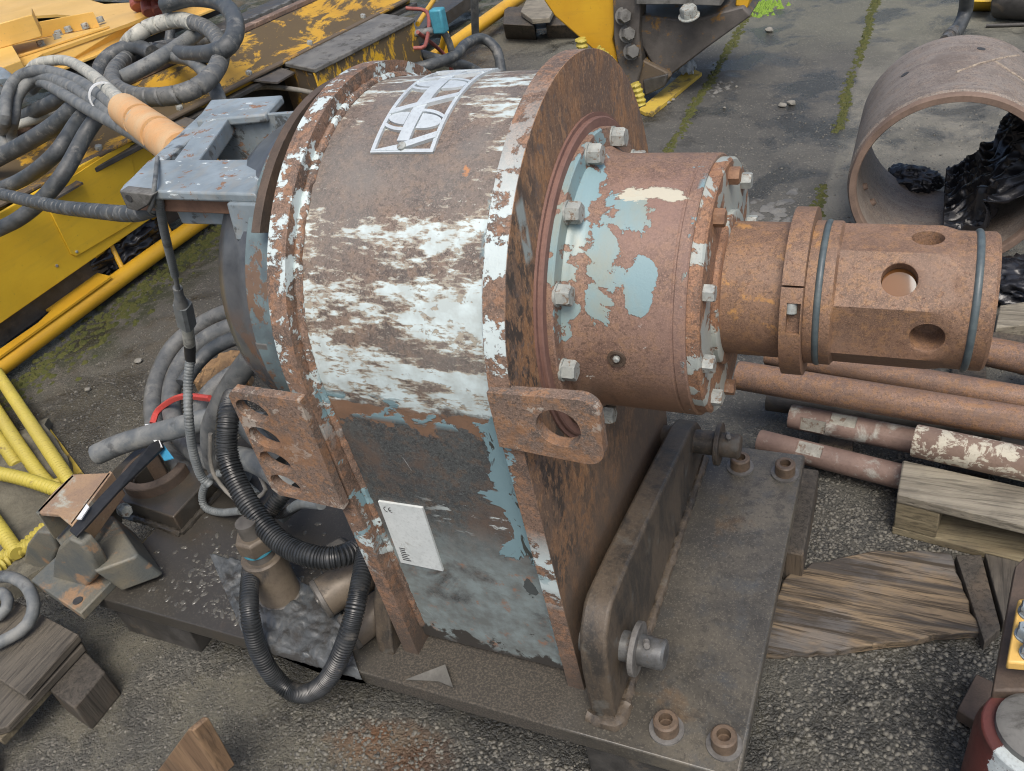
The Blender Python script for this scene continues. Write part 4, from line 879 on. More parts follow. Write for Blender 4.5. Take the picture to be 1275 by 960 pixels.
hose('grey_hose', ZP((-110,790,.14),(-50,752,.15),(-20,742,.16),(2,738,.165),(10,750,.165),(2,765,.155),(-20,770,.15)), .013, 'rubber_dust', 'inner curl of grey hose on the damp pallet')
w_ = YP((190,968,.46),(234,908,.46),(240,910,.46),(275,968,.46)); tag(ob('wedge_board', MB().poly3(w_, (.012,.03,0)), M['wood_wedge'], bevel=.003), 'pointed orange brown board end standing up in front of the base', 'board')
mb = MB(); mb.box((-1.66,.30,0),(-1.58,.352,.10)); tag(ob('red_crate', mb, M['redtie'], bevel=.005), 'corner of a red crate beside the damp pallet', 'crate')
# ------------------------------------------------------------------ drill rods, pallet and boards on the right
RG = 'drill rods'
def rod(a, b, r, mat, label, flat=None, bore=True):
    a, b = Vector(a), Vector(b); d = b-a; L = d.length
    t = thing('drill_rod', ((a+b)/2).to_tuple(), label, 'drill rod')
    body = ob('rod_body', MB().lathe([(.0,r*.62),(.0,r*.95),(.004,r),(L-.004,r),(L,r*.95),(L,r*.62)], a, d, 32), M[mat], t)
    ob('bore', MB().lathe([(.004,r*.6),(.006,r*.6)], a, d, 24), M['ink'], t)
    if flat:
        dn = d.normalized()
        for s, up_ in flat:
            c = a + dn*s; U = Vector(up_); U = (U - dn*U.dot(dn)).normalized(); Wd = dn.cross(U)
            hx = lambda w, l, u0, u1: MB().hexa([c + dn*l*i + Wd*w*j + U*k for k in (u0, u1) for i, j in ((-1,-1),(1,-1),(1,1),(-1,1))])
            cut(body, [hx(r*1.2, .03, r*.82, r*1.5)]); ob('milled_flat', hx(r*.545, .0285, r*.80, r*.826), M['bright'], t)
    return t
def yx(u, v, z): return P(u, v, 'z', z)
def rodpx(u0, v0, u1, v1, z0, z1, r, mat, label, flat=None, ext=0):
    a, b = yx(u0,v0,z0), yx(u1,v1,z1); b = b + (b-a).normalized()*ext
    return rod(a, b, r, mat, label, flat)
rodpx(918,467,1275,527, .185,.185, .036, 'rod', 'long plain rusty drill rod lying highest, just below the shaft', ext=.9)
rodpx(955,440,1275,497, .165,.165, .030, 'rod', 'long rusty drill rod behind the highest one', ext=.9)
rodpx(1165,424,1275,447, .17,.17, .036, 'rod', 'rusty drill rod at the back below the shaft end', ext=.8)
rodpx(984,518,1275,576, .09,.09, .030, 'rod_end', 'shorter drill rod with a bright milled flat, under the long rusty ones', [(.125,(0,-.25,1)),(.06,(0,-1,.2))], .6)
rodpx(945,549,1275,632, .055,.055, .029, 'rod_end', 'lowest drill rod with bright milled flat, ending beside the base screws', [(.125,(0,-.4,1))], .5)
rodpx(1138,548,1300,583, .165,.165, .036, 'rod_pale', 'drill rod with flaking white scale resting on the pallet', ext=.8)
rodpx(955,498,1120,520, .05,.05, .028, 'black_metal', 'black rod end in the shadow under the long drill rods', ext=.5)
pr_ = thing('timber_pallet', (.4,1.6,0), 'grey weathered wooden pallet carrying the drill rods', 'pallet')
a, b_ = P(1117,616,'z',.124), P(1275,655,'z',.124); c_, d_ = P(1275,607,'z',.124), P(1124,573,'z',.124)
ex = (b_-a).normalized()*.9; exb = (c_-d_).normalized()*.9
ob('deck_board', MB().slab([a, a+ex, d_+exb, d_], .022), M['wood_pallet'], pr_, .003)
n_ = Vector((ex.y, -ex.x, 0)).normalized(); dv = -n_
def fr_(s0, s1, z0, z1, dp, mat, nm):
    e = ex.normalized(); p0, p1 = a+e*s0, a+e*s1
    ob(nm, MB().hexa([Vector((p.x,p.y,z))+dv*k for z in (z0,z1) for p, k in ((p0,.004),(p1,.004),(p1,dp),(p0,dp))]), M[mat], pr_, .003)
fr_(.0,.085,.022,.101,.10,'wood_side','block'); fr_(.40,.50,.022,.101,.10,'wood_side','block'); fr_(-.002,.9,.0,.021,.10,'wood_side','bottom_board')
for k in range(3):
    o_ = dv*(.16+.17*k); ob('deck_board', MB().slab([a+o_+Vector((.16,0,0)), a+ex+o_, a+ex+o_+dv*.10, a+o_+dv*.10+Vector((.16,0,0))], .022), M['wood_pallet'], pr_, .003)
# timber bearers under the low rods
for s in (0, 1):
    p = P(1060+150*s, 470-10*s, 'z', .0); mb = MB(); mb.box((p.x-.05,1.62,0),(p.x+.03,2.15,.026)); tag(ob('bearer', mb, M['wood_end'], bevel=.004), ('dark timber bearer under the drill rods, below the shaft', 'dark timber bearer under the drill rods, beside the casing tube')[s], 'timber', 'rod bearers')
q = PZ(.045,(1245,380),(1300,372),(1300,402),(1240,408)); tag(ob('grey_plank', MB().slab(q, .04), M['wood_pallet'], bevel=.003), 'pale grey plank behind the shaft end', 'plank')
q = PZ(.035,(1232,412),(1300,420),(1300,445),(1225,440)); tag(ob('dark_plank', MB().slab(q, .03), M['wood_end'], bevel=.003), 'dark plank between the pale plank and the drill rods', 'plank')
# split board on the ground
q = PZ(.022,(950,812),(962,758),(975,722),(1010,700),(1075,688),(1140,684),(1186,690),(1200,735),(1222,786),(1150,794),(1060,806),(1005,812))
tag(ob('split_board', MB().poly3(rough_poly(q, 4, .004, 5), (0,0,-.021)), M['wood_board'], bevel=.003), 'split weathered brown board lying flat between base and pallet', 'board')
q = PZ(.03,(1190,690),(1222,690),(1246,782),(1226,800)); tag(ob('dark_batten', MB().slab(q, .028), M['wood_end'], bevel=.003), 'dark wet batten at the end of the split board', 'batten')
q = PZ(.035,(1226,688),(1275,700),(1275,770),(1250,775)); tag(ob('grey_batten', MB().slab(q, .03), M['wood_left'], bevel=.003), 'grey batten under the pallet beside the dark one', 'batten')
# painted cylinder corner, lower right
rc = thing('painted_cylinder', (.30,.85,0), 'dark red cylinder end with flaking white paint standing by the puddle', 'cylinder')
p0 = P(1262,905,'z',.22); ob('barrel', MB().lathe([(0,.085),(.19,.085),(.20,.08),(.22,.078)], Vector((p0.x+.035,p0.y+.0,.0)), (0,0,1), 40), M['red'], rc, .003)
ob('top_cap', MB().lathe([(.215,.06),(.232,.06),(.238,.052)], Vector((p0.x+.035,p0.y,.0)), (0,0,1), 36), M['grey_metal'], rc)
ob('brown_arm', MB().poly3(PZ(.24,(1236,860),(1264,705),(1280,690),(1310,720),(1290,860)), (0,0,-.03)), M['rust_dark'], rc, .004)
ob('yellow_bracket', MB().poly3(PZ(.30,(1254,824),(1268,745),(1320,742),(1320,830)), (0,0,-.02)), M['yellow_deck'], rc, .004)
for u, v in ((1282,764),(1278,792),(1284,815)): inst('bracket_bolt', BOLT, P(u,v,'z',.30), (0,0,1), .4, rc, M['bluegrey'])
q = PZ(.03,(1192,884),(1216,838),(1240,850),(1225,905)); tag(ob('black_wedge', MB().poly3(q, (0,0,-.03)), M['rust_dark'], bevel=.003), 'flat black wedge beside the red cylinder', 'wedge')

# ------------------------------------------------------------------ casing tube with black plastic
cx0, cz0, cr = .106, .276, .2775
cs = thing('casing_tube', (cx0,2.8,0), 'short wide rusty casing tube lying on its side on the concrete', 'tube')
ob('tube_wall', MB().lathe([(2.585,.252),(2.585,.272),(2.592,cr),(3.055,cr),(3.06,.272),(3.06,.252),(2.585,.252)], (cx0,0,cz0), (0,1,0), 128), M['casing'], cs)
ob('rim_lip', MB().lathe([(2.566,.250),(2.560,.253),(2.560,.269),(2.566,.2725),(2.59,.2725),(2.59,.250),(2.566,.250)], (cx0,0,cz0), (0,1,0), 128), M['casing_in'], cs)
for dx, y in ((.05,2.93),(-.15,2.85)):
    p = Vector((cx0+dx, y, cz0+math.sqrt(cr*cr-dx*dx)-.002)); ob('tapped_hole', MB().lathe([(0,.012),(.003,.012)], p, (dx,0,.25), 20), M['ink'], cs)
def CYC(u, v):
    dd = ROT @ Vector((u-CX, v-CY, FPX)); o = Vector((CAM.x-cx0, CAM.z-cz0)); e = Vector((dd.x, dd.z))
    a, b, c = e.dot(e), 2*o.dot(e), o.dot(o)-cr*cr; t = (-b-math.sqrt(max(0, b*b-4*a*c)))/(2*a); return CAM + dd*t
for q in ([(1191,90),(1215,81),(1240,74),(1268,69)], [(1240,77),(1256,88),(1275,101),(1290,112)]):
    ob('chalk_mark', MB().tube([CYC(*p) for p in q], .0055, 8, .01, lambda L, th: .6+.5*abs(mn.noise(Vector((L*60,th,1))))), M['chalk'], cs)
for a_ in (200, 214):
    r_ = math.radians(a_); p = Vector((cx0+.2525*math.cos(r_),2.74,cz0+.2525*math.sin(r_))); ob('inner_stud', MB().lathe([(0,.012),(.012,.010)], p, Vector((cx0,2.74,cz0))-p, 14), M['casing_in'], cs)
def bag(cx_, cy_, cz_, rx, ry, rz, seed, amp=.22, name='plastic_bag', label='', flat=0):
    bm = bmesh.new(); bmesh.ops.create_icosphere(bm, subdivisions=5, radius=1)
    v = []; 
    for q in bm.verts:
        p = q.co.copy(); k = 1 + amp*.8*nz(p, 1.4, seed) + amp*.75*(.5-2*abs(nz((p.x,p.y*1.8,p.z), 2.2, seed+3))) + amp*.3*(.5-2*abs(nz(p, 5, seed+5)))
        v.append(Vector((cx_+p.x*rx*k, cy_+p.y*ry*k, max(.004, cz_+p.z*rz*k))))
    mb = MB(); mb.add(v, [tuple(x.index for x in f.verts) for f in bm.faces]); bm.free()
    o = ob(name, mb, M['plastic']); o.data.set_sharp_from_angle(angle=PI); return tag(o, label, 'plastic bag')
def inside(u, v):
    # sheet of film draped down the right side of the casing's inside
    a = math.radians(-88 + 112*u); y = 2.63 + .47*v
    w1 = u*1.1 + .25*nz((u*2,v*2,7),1,3)
    r = .246 - .05*(1-abs(nz((w1,v*5+u*.8,0), 1.6, 4))*2.0) - .022*(1-abs(nz((w1*2,v*11+u*2,1), 1.5, 9))*2) - .009*(1-abs(nz((w1*4,v*24,3), 1.6, 2))*2)
    r -= .045*math.sin(PI*min(1,max(0,u*1.05)))**2; r = min(r, .248)
    y += .06*nz((u*4,v*.3,5),2,1)*(1 if v > .5 else .6)
    return (cx0+r*math.cos(a), y, cz0+r*math.sin(a))
_o = ob('plastic_film', sheet(MB(), inside, 150, 110, .003), M['plastic']); _o.data.set_sharp_from_angle(angle=math.radians(120))
tag(_o, 'crumpled black plastic film draped inside the casing tube', 'plastic film')
bag(.0, 3.09, .04, .09, .07, .05, 3, .35, label='knot of black plastic film spilling out of the tube behind')
bag(-.19, 2.62, .03, .075, .09, .045, 5, .35, label='black plastic film bunched on the ground beside the casing tube')
bag(.34, 2.45, .04, .14, .10, .06, 8, .35, label='black plastic film bunched in front of the casing tube')

# ------------------------------------------------------------------ joints with moss, pebbles, loose things on the ground
def strip_moss(name, x0, y0, y1, wd, seed, mat, label=None):
    mb = MB(); rr = random.Random(seed); y = y0
    while y < y1:
        k = .5+.5*nz((x0,y,0), 2.1, seed)
        if k > .33:
            x = x0 + .022*nz((y,0,0),3,seed) + rr.gauss(0, wd*.35); s = rr.uniform(.006,.017)*(.5+k)
            v = [(x+s*math.cos(t)*rr.uniform(.7,1.3), y+s*1.2*math.sin(t)*rr.uniform(.7,1.3), -.002) for t in [2*PI*i/7 for i in range(7)]] + [(x+rr.gauss(0,s*.2), y, s*rr.uniform(.3,.8))]
            mb.add(v, [(i,(i+1)%7,7) for i in range(7)])
        y += rr.uniform(.002,.007)
    return tag(ob(name, mb, M[mat]), kind='stuff')
strip_moss('moss_joint', -.29, 2.3, 6.5, .03, 1, 'moss'); strip_moss('moss_joint', -.97, 3.4, 6.5, .03, 2, 'moss')
strip_moss('moss_verge', -2.78, 1.2, 3.6, .16, 4, 'moss'); strip_moss('moss_verge', -2.83, 1.2, 3.6, .10, 6, 'moss')
c = P(948,10,'z',0); mb = MB()
for _ in range(160):
    x, y, s = c.x+random.gauss(0,.05), c.y+random.gauss(0,.09), random.uniform(.008,.02)
    v = [(x+s*math.cos(t), y+s*math.sin(t), -.002) for t in [2*PI*i/6 for i in range(6)]]+[(x,y,s*1.2)]; mb.add(v, [(i,(i+1)%6,6) for i in range(6)])
tag(ob('moss_clump', mb, M['moss_bright']), kind='stuff')
def pebble(seed, s, squash=.6):
    bm = bmesh.new(); bmesh.ops.create_icosphere(bm, subdivisions=2, radius=1); v = []
    for q in bm.verts:
        p = q.co.copy(); k = s*(1+.35*nz(p,1.3,seed)); v.append(Vector((p.x*k, p.y*k*.8, p.z*k*squash)))
    f = [tuple(x.index for x in f.verts) for f in bm.faces]; bm.free(); return v, f
pebs = [(958,37,.025,'pale stone beside the far mossy joint'),(974,131,.018,'small grey pebble on the dark asphalt beside a paler one'),(985,128,.020,'pale pebble lying next to a grey one on dark asphalt'),(917,108,.009,'tiny dark stone on the asphalt beyond the yellow plank'),(902,134,.008,'tiny stone near the end of the yellow plank'),(832,128,.014,'pale chip of stone against the yellow plank'),(838,124,.012,'second stone chip against the yellow plank'),(172,449,.016,'pale pebble on bare ground left of the hose coil'),(109,485,.012,'small tan pebble between yellow rods and hose coil')]
for i, (u, v_, s, lab) in enumerate(pebs):
    p = P(u, v_, 'z', s*.5); v, f = pebble(i*3.1, s); mb = MB(); mb.add([q+p for q in v], f); tag(ob('pebble', mb, M['stone']), lab, 'pebble')
for u, v_, s, lab in ((965,262,.10,'flaky mud scab on the asphalt behind the shaft'),(895,112,.06,'flaky dirt patch near the yellow plank'),):
    p = P(u, v_, 'z', .004); mb = MB()
    for _ in range(26):
        x, y, k = p.x+random.gauss(0,s*.45), p.y+random.gauss(0,s*.8), random.uniform(.1,.3)*s
        mb.add([(x+k*math.cos(t)*random.uniform(.6,1.3), y+k*math.sin(t)*random.uniform(.6,1.3), .001) for t in [2*PI*i/6 for i in range(6)]]+[(x,y,random.uniform(.004,.012))], [(i,(i+1)%6,6) for i in range(6)])
    tag(ob('mud_flakes', mb, M['grey_metal']), lab, 'mud', kind='stuff')
# loose aggregate proud of the asphalt close to the camera
rng = np.random.default_rng(3)
def grit(n, x0, x1, y0, y1, s0, s1):
    xs = rng.uniform(x0,x1,n); ys = rng.uniform(y0,y1,n); ss = s0*(s1/s0)**rng.random(n); mb_v = []; mb_f = []
    ico = [(0,0,1),(.89,0,.3),(.28,.85,.3),(-.72,.53,.3),(-.72,-.53,.3),(.28,-.85,.3),(.7,.5,-.6),(-.27,.83,-.6),(-.87,0,-.6),(-.27,-.83,-.6),(.7,-.5,-.6)]
    fc = [(0,1,2),(0,2,3),(0,3,4),(0,4,5),(0,5,1),(1,6,2),(2,6,7),(2,7,3),(3,7,8),(3,8,4),(4,8,9),(4,9,5),(5,9,10),(5,10,1),(1,10,6)]
    I = np.array(ico); F = np.array(fc); V = np.empty((n,11,3)); J = rng.uniform(.7,1.3,(n,11,1))
    th = rng.uniform(0,2*PI,n); c, s = np.cos(th)[:,None], np.sin(th)[:,None]; el_ = rng.uniform(.7,1.4,n)[:,None]
    B = I[None]*J; X, Y, Z = B[...,0]*el_, B[...,1], B[...,2]*.55
    V[...,0] = (X*c-Y*s)*ss[:,None]+xs[:,None]; V[...,1] = (X*s+Y*c)*ss[:,None]+ys[:,None]; V[...,2] = Z*ss[:,None]
    FF = (F[None]+11*np.arange(n)[:,None,None]).reshape(-1,3)
    return V.reshape(-1,3), FF
vs, fs, o = [], [], 0
for a in ((2600,-1.0,-.12,.45,.72,.002,.006),(900,-1.75,-1.0,.25,.72,.002,.005),(3600,-.13,.5,.7,1.5,.002,.0065),(1800,-.13,.3,1.3,1.75,.002,.006),(2200,-2.6,-1.5,1.2,2.6,.002,.006),(1500,-.8,.4,2.0,4.0,.002,.007)):
    v, f = grit(*a); vs.append(v); fs.append(f+o); o += len(v)
me = bpy.data.meshes.new('loose_grit'); V = np.vstack(vs); FF = np.vstack(fs); me.from_pydata(V.tolist(), [], FF.tolist()); me.materials.append(M['grit']); me.shade_smooth()
go = bpy.data.objects.new('loose_grit', me); col.objects.link(go); tag(go, 'loose grit scattered over the asphalt', 'grit', kind='stuff')
# ------------------------------------------------------------------ yellow drill mast lying behind
ms = thing('drill_mast', (-3.2,2.6,0), 'long yellow drill mast lying on the ground behind the hose frame', 'drill mast')
def bar(name, x0, x1, z0, z1, y0, y1, mat, bev=.003): return ob(name, MB().box((x0,y0,z0),(x1,y1,z1)), M[mat], ms, bev)
ob('ground_tube', MB().tube([(-2.915,.6,.055),(-2.91,2.2,.052),(-2.87,3.2,.05),(-2.74,6.8,.05)], .034, 20, .2), M['yellow_tube'], ms)
sp = ob('side_panel', MB().box((-2.945,.9,.175),(-2.93,2.72,.505)), M['yellow'], ms, .003)
cp = ob('cover_plate', MB().poly3([(-2.929,y,z) for y,z in ((1.985,.485),(1.975,.245),(1.99,.225),(2.345,.205),(2.36,.22),(2.46,.50))], (.006,0,0)), M['yellow'], sp, .002)
for y, z in ((2.0,.24),(2.34,.222),(2.0,.46),(2.43,.47)): inst('cover_screw', SCREW_M, (-2.923,y,z), (1,0,0), 0, cp)
for y, z in ((1.90,.235),(2.55,.40),(2.52,.47)): inst('panel_screw', SCREW_M, (-2.93,y,z), (1,0,0), 0, sp)
ob('foot_bracket', MB().prism([(-2.90,.8),(-2.885,2.06),(-3.10,2.10),(-3.13,.8)], 'z', .088, .096, [[(-2.955,1.2),(-2.93,1.72),(-2.95,1.80),(-3.06,1.80),(-3.09,1.2)]]), M['yellow_tube'], ms)
for y in (2.15, 2.45, 2.9, 3.3): ob('brace_rod', MB().tube([(-2.92,y,.06),(-3.0,y+.06,.25)], .011, 10, .1, smooth=False), M['yellow_tube'], ms)
bar('lower_beam', -3.2,-2.98,.08,.16,.8,6.0,'black_metal')
ob('inner_tube', MB().tube([(-3.02,2.1,.17),(-3.02,3.4,.17)], .05, 16, .3, smooth=False), M['yellow_tube'], ms)
def sx(x, y): return x + .155*(y-2.2)
def ybar(name, prof, y0, y1, mat, bev=.003):
    n = len(prof); v = [(sx(x,y), y, z) for y in (y0, y1) for x, z in prof]; mb = MB()
    tri = tessellate_polygon([[Vector((x,z,0)) for x, z in prof]])
    return ob(name, mb.add(v, [t for t in tri] + [tuple(k+n for k in reversed(t)) for t in tri] + [(k,(k+1)%n,(k+1)%n+n,k+n) for k in range(n)]), M[mat], ms, bev)
def rect(x0, x1, z0, z1): return [(x0,z0),(x1,z0),(x1,z1),(x0,z1)]
ybar('shelf', rect(-3.16,-2.93,.455,.475), .8, 4.4, 'black_metal')
ybar('lower_web', rect(-3.20,-3.16,.10,.48), .8, 4.4, 'black_metal')
ybar('flank', [(-2.975,.475),(-2.965,.505),(-3.265,.612),(-3.29,.60),(-3.29,.475)], .8, 4.4, 'yellow_dirty')
ybar('flank_lip', [(-2.972,.495),(-2.945,.495),(-2.945,.507),(-2.972,.512)], .8, 4.4, 'bucket')
ybar('rail', rect(-3.345,-3.285,.608,.630), .8, 4.3, 'rust_pale')
ybar('trough', rect(-3.75,-3.345,.575,.592), .8, 4.4, 'black_metal')
LK = MB().box((-.014,-.017,-.018),(.014,.017,.018)).mesh('chain_link', Vector()); LK.materials.append(M['grey_metal'])
for k in range(60): y = 1.9+.040*k; inst('chain_link', LK, (sx(-3.40,y)+.014*(k%2), y, .618), (0,0,1), -.15, ms)
for k in range(4):
    y = 1.95+.6*k; ob('flap', MB().slab([(sx(-2.98,y),y,.50),(sx(-2.84,y),y+.03,.47),(sx(-2.86,y),y+.20,.46),(sx(-3.0,y),y+.18,.515)], .008), M['bucket_dark'], ms)
for k in range(7):
    y = 1.5+.42*k; inst('flank_bolt', BOLT, (sx(-2.99,y), y, .508), (.3,0,1), .3*k, ms)
# deck plate with oval openings
dk = [Vector((p.x,p.y,0)) for p in PZ(.74,(-40,118),(28,84),(53,67),(160,29),(268,-14),(200,-70),(60,-70),(-60,-10))]
def oval(pts):
    q = [Vector((p.x,p.y)) for p in PZ(.74,*pts)]; return [(p.x,p.y) for p in q]
h1_ = oval([(2,38),(12,28),(38,20),(70,18),(95,20),(80,27),(55,38),(25,47),(8,46)]); h2_ = oval([(112,0),(125,-8),(165,-10),(178,-3),(165,3),(130,5)])
dko = ob('deck', MB().prism([(p.x,p.y) for p in dk], 'z', .725, .74), M['yellow_deck'], ms)
cut(dko, [MB().prism(h, 'z', .6, .9) for h in (h1_, h2_)])
e0, e1, e2, e3 = PZ(.738,(53,67),(160,29),(268,-14),(-40,118))
ob('deck_side', MB().poly3([e0,e1,e2,e2+Vector((.03,0,-.075)),e1+Vector((.03,0,-.075)),e0+Vector((.03,0,-.075))], (-.012,0,0)), M['yellow_deck'], ms, .002)
ob('deck_flange', MB().slab([e0+Vector((.02,0,-.07)),e2+Vector((.02,0,-.07)),e2+Vector((.09,0,-.07)),e0+Vector((.09,0,-.07))], .012), M['yellow_deck'], ms, .002)
ob('deck_underside', MB().slab([Vector((p.x-.02,p.y,.64)) for p in (e0,e1,e2)]+[Vector((-5.4,4.6,.64)),Vector((-5.4,1.8,.64))], .03), M['black_metal'], ms)
a, b_, c_, d_ = PZ(.742,(5,56),(122,34),(132,32),(20,72)); ob('deck_angle', MB().slab([a,b_,b_+Vector((.015,0,0)),a+Vector((.015,0,0))], -.075), M['yellow_deck'], ms, .002)
ob('angle_foot', MB().slab(PZ(.752,(20,70),(8,58),(122,34),(136,32)), .01), M['yellow_deck'], ms, .002)
for u, v_ in ((52,57),(72,48),(74,44),(86,39),(107,35),(126,27)): inst('deck_bolt', BOLT, P(u,v_,'z',.752), (0,0,1), random.random(), ms, scale=1.15)
mb = MB(); sq = PZ(.80,(-30,60),(14,55),(26,75),(-20,92)); mb.slab(sq, .07); ob('square_tube', mb, M['yellow_deck'], ms, .004)
ob('tube_mouth', MB().poly3([P(u,v_,'z',.76)+Vector((.004,0,0)) for u, v_ in ((13,62),(23,72),(22,78),(12,72))], (.002,0,0)), M['ink'], ms)
ob('upper_beam', MB().slab(PZ(.90,(-40,25),(40,10),(40,18),(-40,40)), .1), M['yellow_deck'], ms, .004)
mf = thing('manifold', P(190,2,'z',.74), 'red valve manifold on the deck of the yellow mast', 'manifold')
ob('block', MB().hexa(PZ(.78,(165,2),(215,2),(215,-15),(165,-15)) + PZ(.86,(165,-2),(215,-2),(215,-25),(165,-25))), M['red_cast'], mf, .01)
for u, v_, r in ((172,-2,.045),(185,4,.04),(198,2,.04),(192,-8,.05),(210,-6,.045)): ob('port', MB().lathe([(0,r),(.05,r),(.06,r*.8)], P(u,v_,'z',.80), (.3,-.5,-.5), 16), M['red_cast'], mf)
# dusty cover box with chipped yellow side
cb = thing('cover_box', P(440,90,'z',0), 'dusty grey cover box with chipped yellow side, against the mast', 'cover')
t0 = PZ(.50,(344,76),(452,13),(516,22),(421,71),(391,86))
ob('lid', MB().poly3(t0, (0,0,-.02)), M['grey_metal'], cb, .004)
s0_, s1_ = t0[4], t0[2]
ob('side', MB().poly3([s0_+Vector((-.01,0,-.021)), s1_+Vector((-.01,0,-.021)), s1_+Vector((.0,0,-.40)), s0_+Vector((.0,0,-.40))], (-.02,.02,0)), M['yellow_chip'], cb, .003)
ob('end', MB().poly3([t0[0]+Vector((0,.01,-.021)), s0_+Vector((0,.01,-.021)), s0_+Vector((-.06,.01,-.40)), t0[0]+Vector((0,.01,-.40))], (0,.02,0)), M['bucket'], cb, .003)
sf = PZ(.47,(344,80),(352,72),(394,86),(388,92)); ob('dark_flap', MB().slab(sf, .01), M['grey_metal'], cb, .002)
ob('inner_body', MB().box((-2.72,3.5,.02),(-2.5,4.0,.42)), M['black_metal'], cb)
# fittings in the dark gap
for i, (u, v_) in enumerate(((338,92),(352,90),(362,100),(375,96))):
    p = P(u,v_,'z',.33); tag(ob('hose_fitting', MB().tube([p, p+Vector((.05,.06,.03)), p+Vector((.11,.07,0))], .022, 12, .02), M['pin']), ('grey steel hose elbow in the dark gap, farthest from the cover box', 'grey steel hose elbow in the dark gap, second from the cover box end', 'low grey steel hose elbow in the dark gap under its neighbours', 'grey steel hose elbow in the dark gap, touching the cover box')[i], 'fitting', 'elbows in the mast gap')
hose('grey_hose', ZP((300,115,.42),(330,108,.42),(370,112,.40),(400,118,.36)), .012, 'rubber_tan', 'thin tan hose running along the gap behind the frame')
# hoses lying over the mast
hz = .74
hose('spiral_hose', ZP((262,48,.66),(225,56,.66),(188,62,.66),(162,70,.68),(145,84,.70),(140,102,.72),(158,116,.73),(190,121,.74),(228,116,.75),(258,100,.76),(274,75,.77),(272,50,.78),(252,32,.79),(222,25,.79),(190,32,.78),(168,45,.76),(156,58,.70),(152,75,.62)), .033, 'rubber', 'grey spiral wrapped hose lying in a wide loop on the mast', rf_=spiral(.07), step=.0045)
hose('spiral_hose', ZP((151,74,.64),(157,57,.71),(168,45,.762),(190,32,.782),(222,25,.792),(240,28,.792)), .0345, 'white_hose', 'pale chalky stretch of spiral hose on the mast loop', rf_=spiral(.07), step=.0045)
hose('mast_hose', ZP((122,100,.64),(126,82,.68),(142,66,.71),(168,58,.72),(190,66,.70)), .034, 'rubber_dark', 'dark hose arching tightly inside the loop on the mast')
hose('mast_hose', ZP((140,106,.66),(152,98,.69),(190,78,.72),(225,56,.73),(252,36,.74)), .032, 'rubber_dust', 'straight dusty hose with cream scuff lying across the loop')
hose('mast_hose', ZP((205,6,.86),(240,-2,.88),(275,4,.88),(292,24,.86),(290,48,.83),(272,64,.80),(236,68,.74),(195,62,.66)), .034, 'rubber_dark', 'dark hose dropping from the red manifold down to the loop')
hose('mast_hose', ZP((205,70,.70),(235,74,.72),(255,90,.72),(268,112,.70),(275,130,.66)), .027, 'rubber_dust', 'grey hose leaving the loop towards the blue-grey frame')
hose('mast_hose', ZP((207,12,.80),(212,35,.72),(210,55,.66)), .022, 'rubber_dark', 'short dark hose hanging below the red manifold')
hose('mast_hose', ZP((118,88,.60),(116,78,.62),(122,76,.60)), .03, 'rubber_dark', 'stub of dark hose beside the tight arch')
# hose bundle strapped with orange sleeves, rising to the frame
hose('bundle_hose', ZP((32,98,.74),(42,82,.80),(60,76,.82),(84,76,.82),(110,90,.87),(135,112,.91),(165,140,.95),(205,172,.99),(260,215,1.0)), .0205, 'white_hose', 'chalk white spiral hose on top of the strapped bundle', rf_=spiral(.045), step=.003)
hose('bundle_hose', ZP((10,190,.60),(4,165,.66),(6,148,.74),(10,115,.80),(26,94,.83),(55,88,.85),(90,98,.85),(125,118,.89),(160,145,.93),(200,174,.975),(255,216,.985)), .021, 'rubber_dust', 'dusty grey hose bending sharply at the mast end of the bundle')
hose('bundle_hose', ZP((20,185,.60),(14,165,.66),(17,148,.72),(24,116,.78),(50,96,.82),(88,108,.85),(120,128,.87),(155,152,.91),(195,178,.965),(255,220,.97)), .021, 'rubber_dust', 'grey hose running in the middle of the strapped bundle')
hose('bundle_hose', ZP((40,112,.76),(52,103,.80),(80,118,.84),(110,136,.86),(148,156,.90),(192,180,.96),(250,222,.96)), .019, 'rubber_dust', 'grey hose on the lower side of the strapped bundle')
mb = MB(); pa, pb_ = P(156,137,'z',.94), P(232,193,'z',.985); dd = pb_-pa
for k, (s, e) in enumerate(((0,.32),(.36,.64),(.68,.98))):
    st_ = thing('orange_sleeve', (pa+dd*s).to_tuple(), ('orange protective sleeve strapped round the hose bundle', 'middle orange protective sleeve on the hose bundle', 'orange protective sleeve next to the blue-grey frame')[k], 'sleeve')
    ob('band', MB().lathe([(0,.034),(0,.041),((e-s)*dd.length,.041),((e-s)*dd.length,.034),(0,.034)], pa+dd*s, dd, 32), M['orange'], st_)
    ob('filler', MB().lathe([(.004,.035),((e-s)*dd.length-.004,.035)], pa+dd*s, dd, 24), M['rubber_dark'], st_)
    if k: ob('steel_band', MB().lathe([(-.008,.033),(-.008,.0395),(-.002,.0395),(-.002,.033),(-.008,.033)], pa+dd*s, dd, 28), M['black_metal'], st_)
mb = MB(); mb.lathe([(0,.039),(0,.0435),(.016,.0435),(.016,.039),(0,.039)], P(130,121,'z',.895), dd, 28); tag(ob('cable_tie', mb, M['white_tag']), 'pale cable tie round the hose bundle', 'cable tie')
low = [((-30,178,.60),(30,145,.66),(65,128,.76),(95,112,.80),(120,104,.82)), ((-30,212,.60),(25,182,.66),(65,158,.74),(95,132,.80),(118,116,.82)), ((-30,250,.58),(30,222,.64),(70,190,.74),(98,150,.79),(120,128,.82)), ((-30,300,.54),(30,268,.60),(75,222,.70),(108,165,.78),(130,135,.83))]
labs = ['highest of the dark hoses crossing the mast rail at the edge', 'second dark hose crossing the mast rail under the bundle', 'third dark hose sweeping down across the mast flank', 'lowest dark hose sweeping down over the yellow panel']
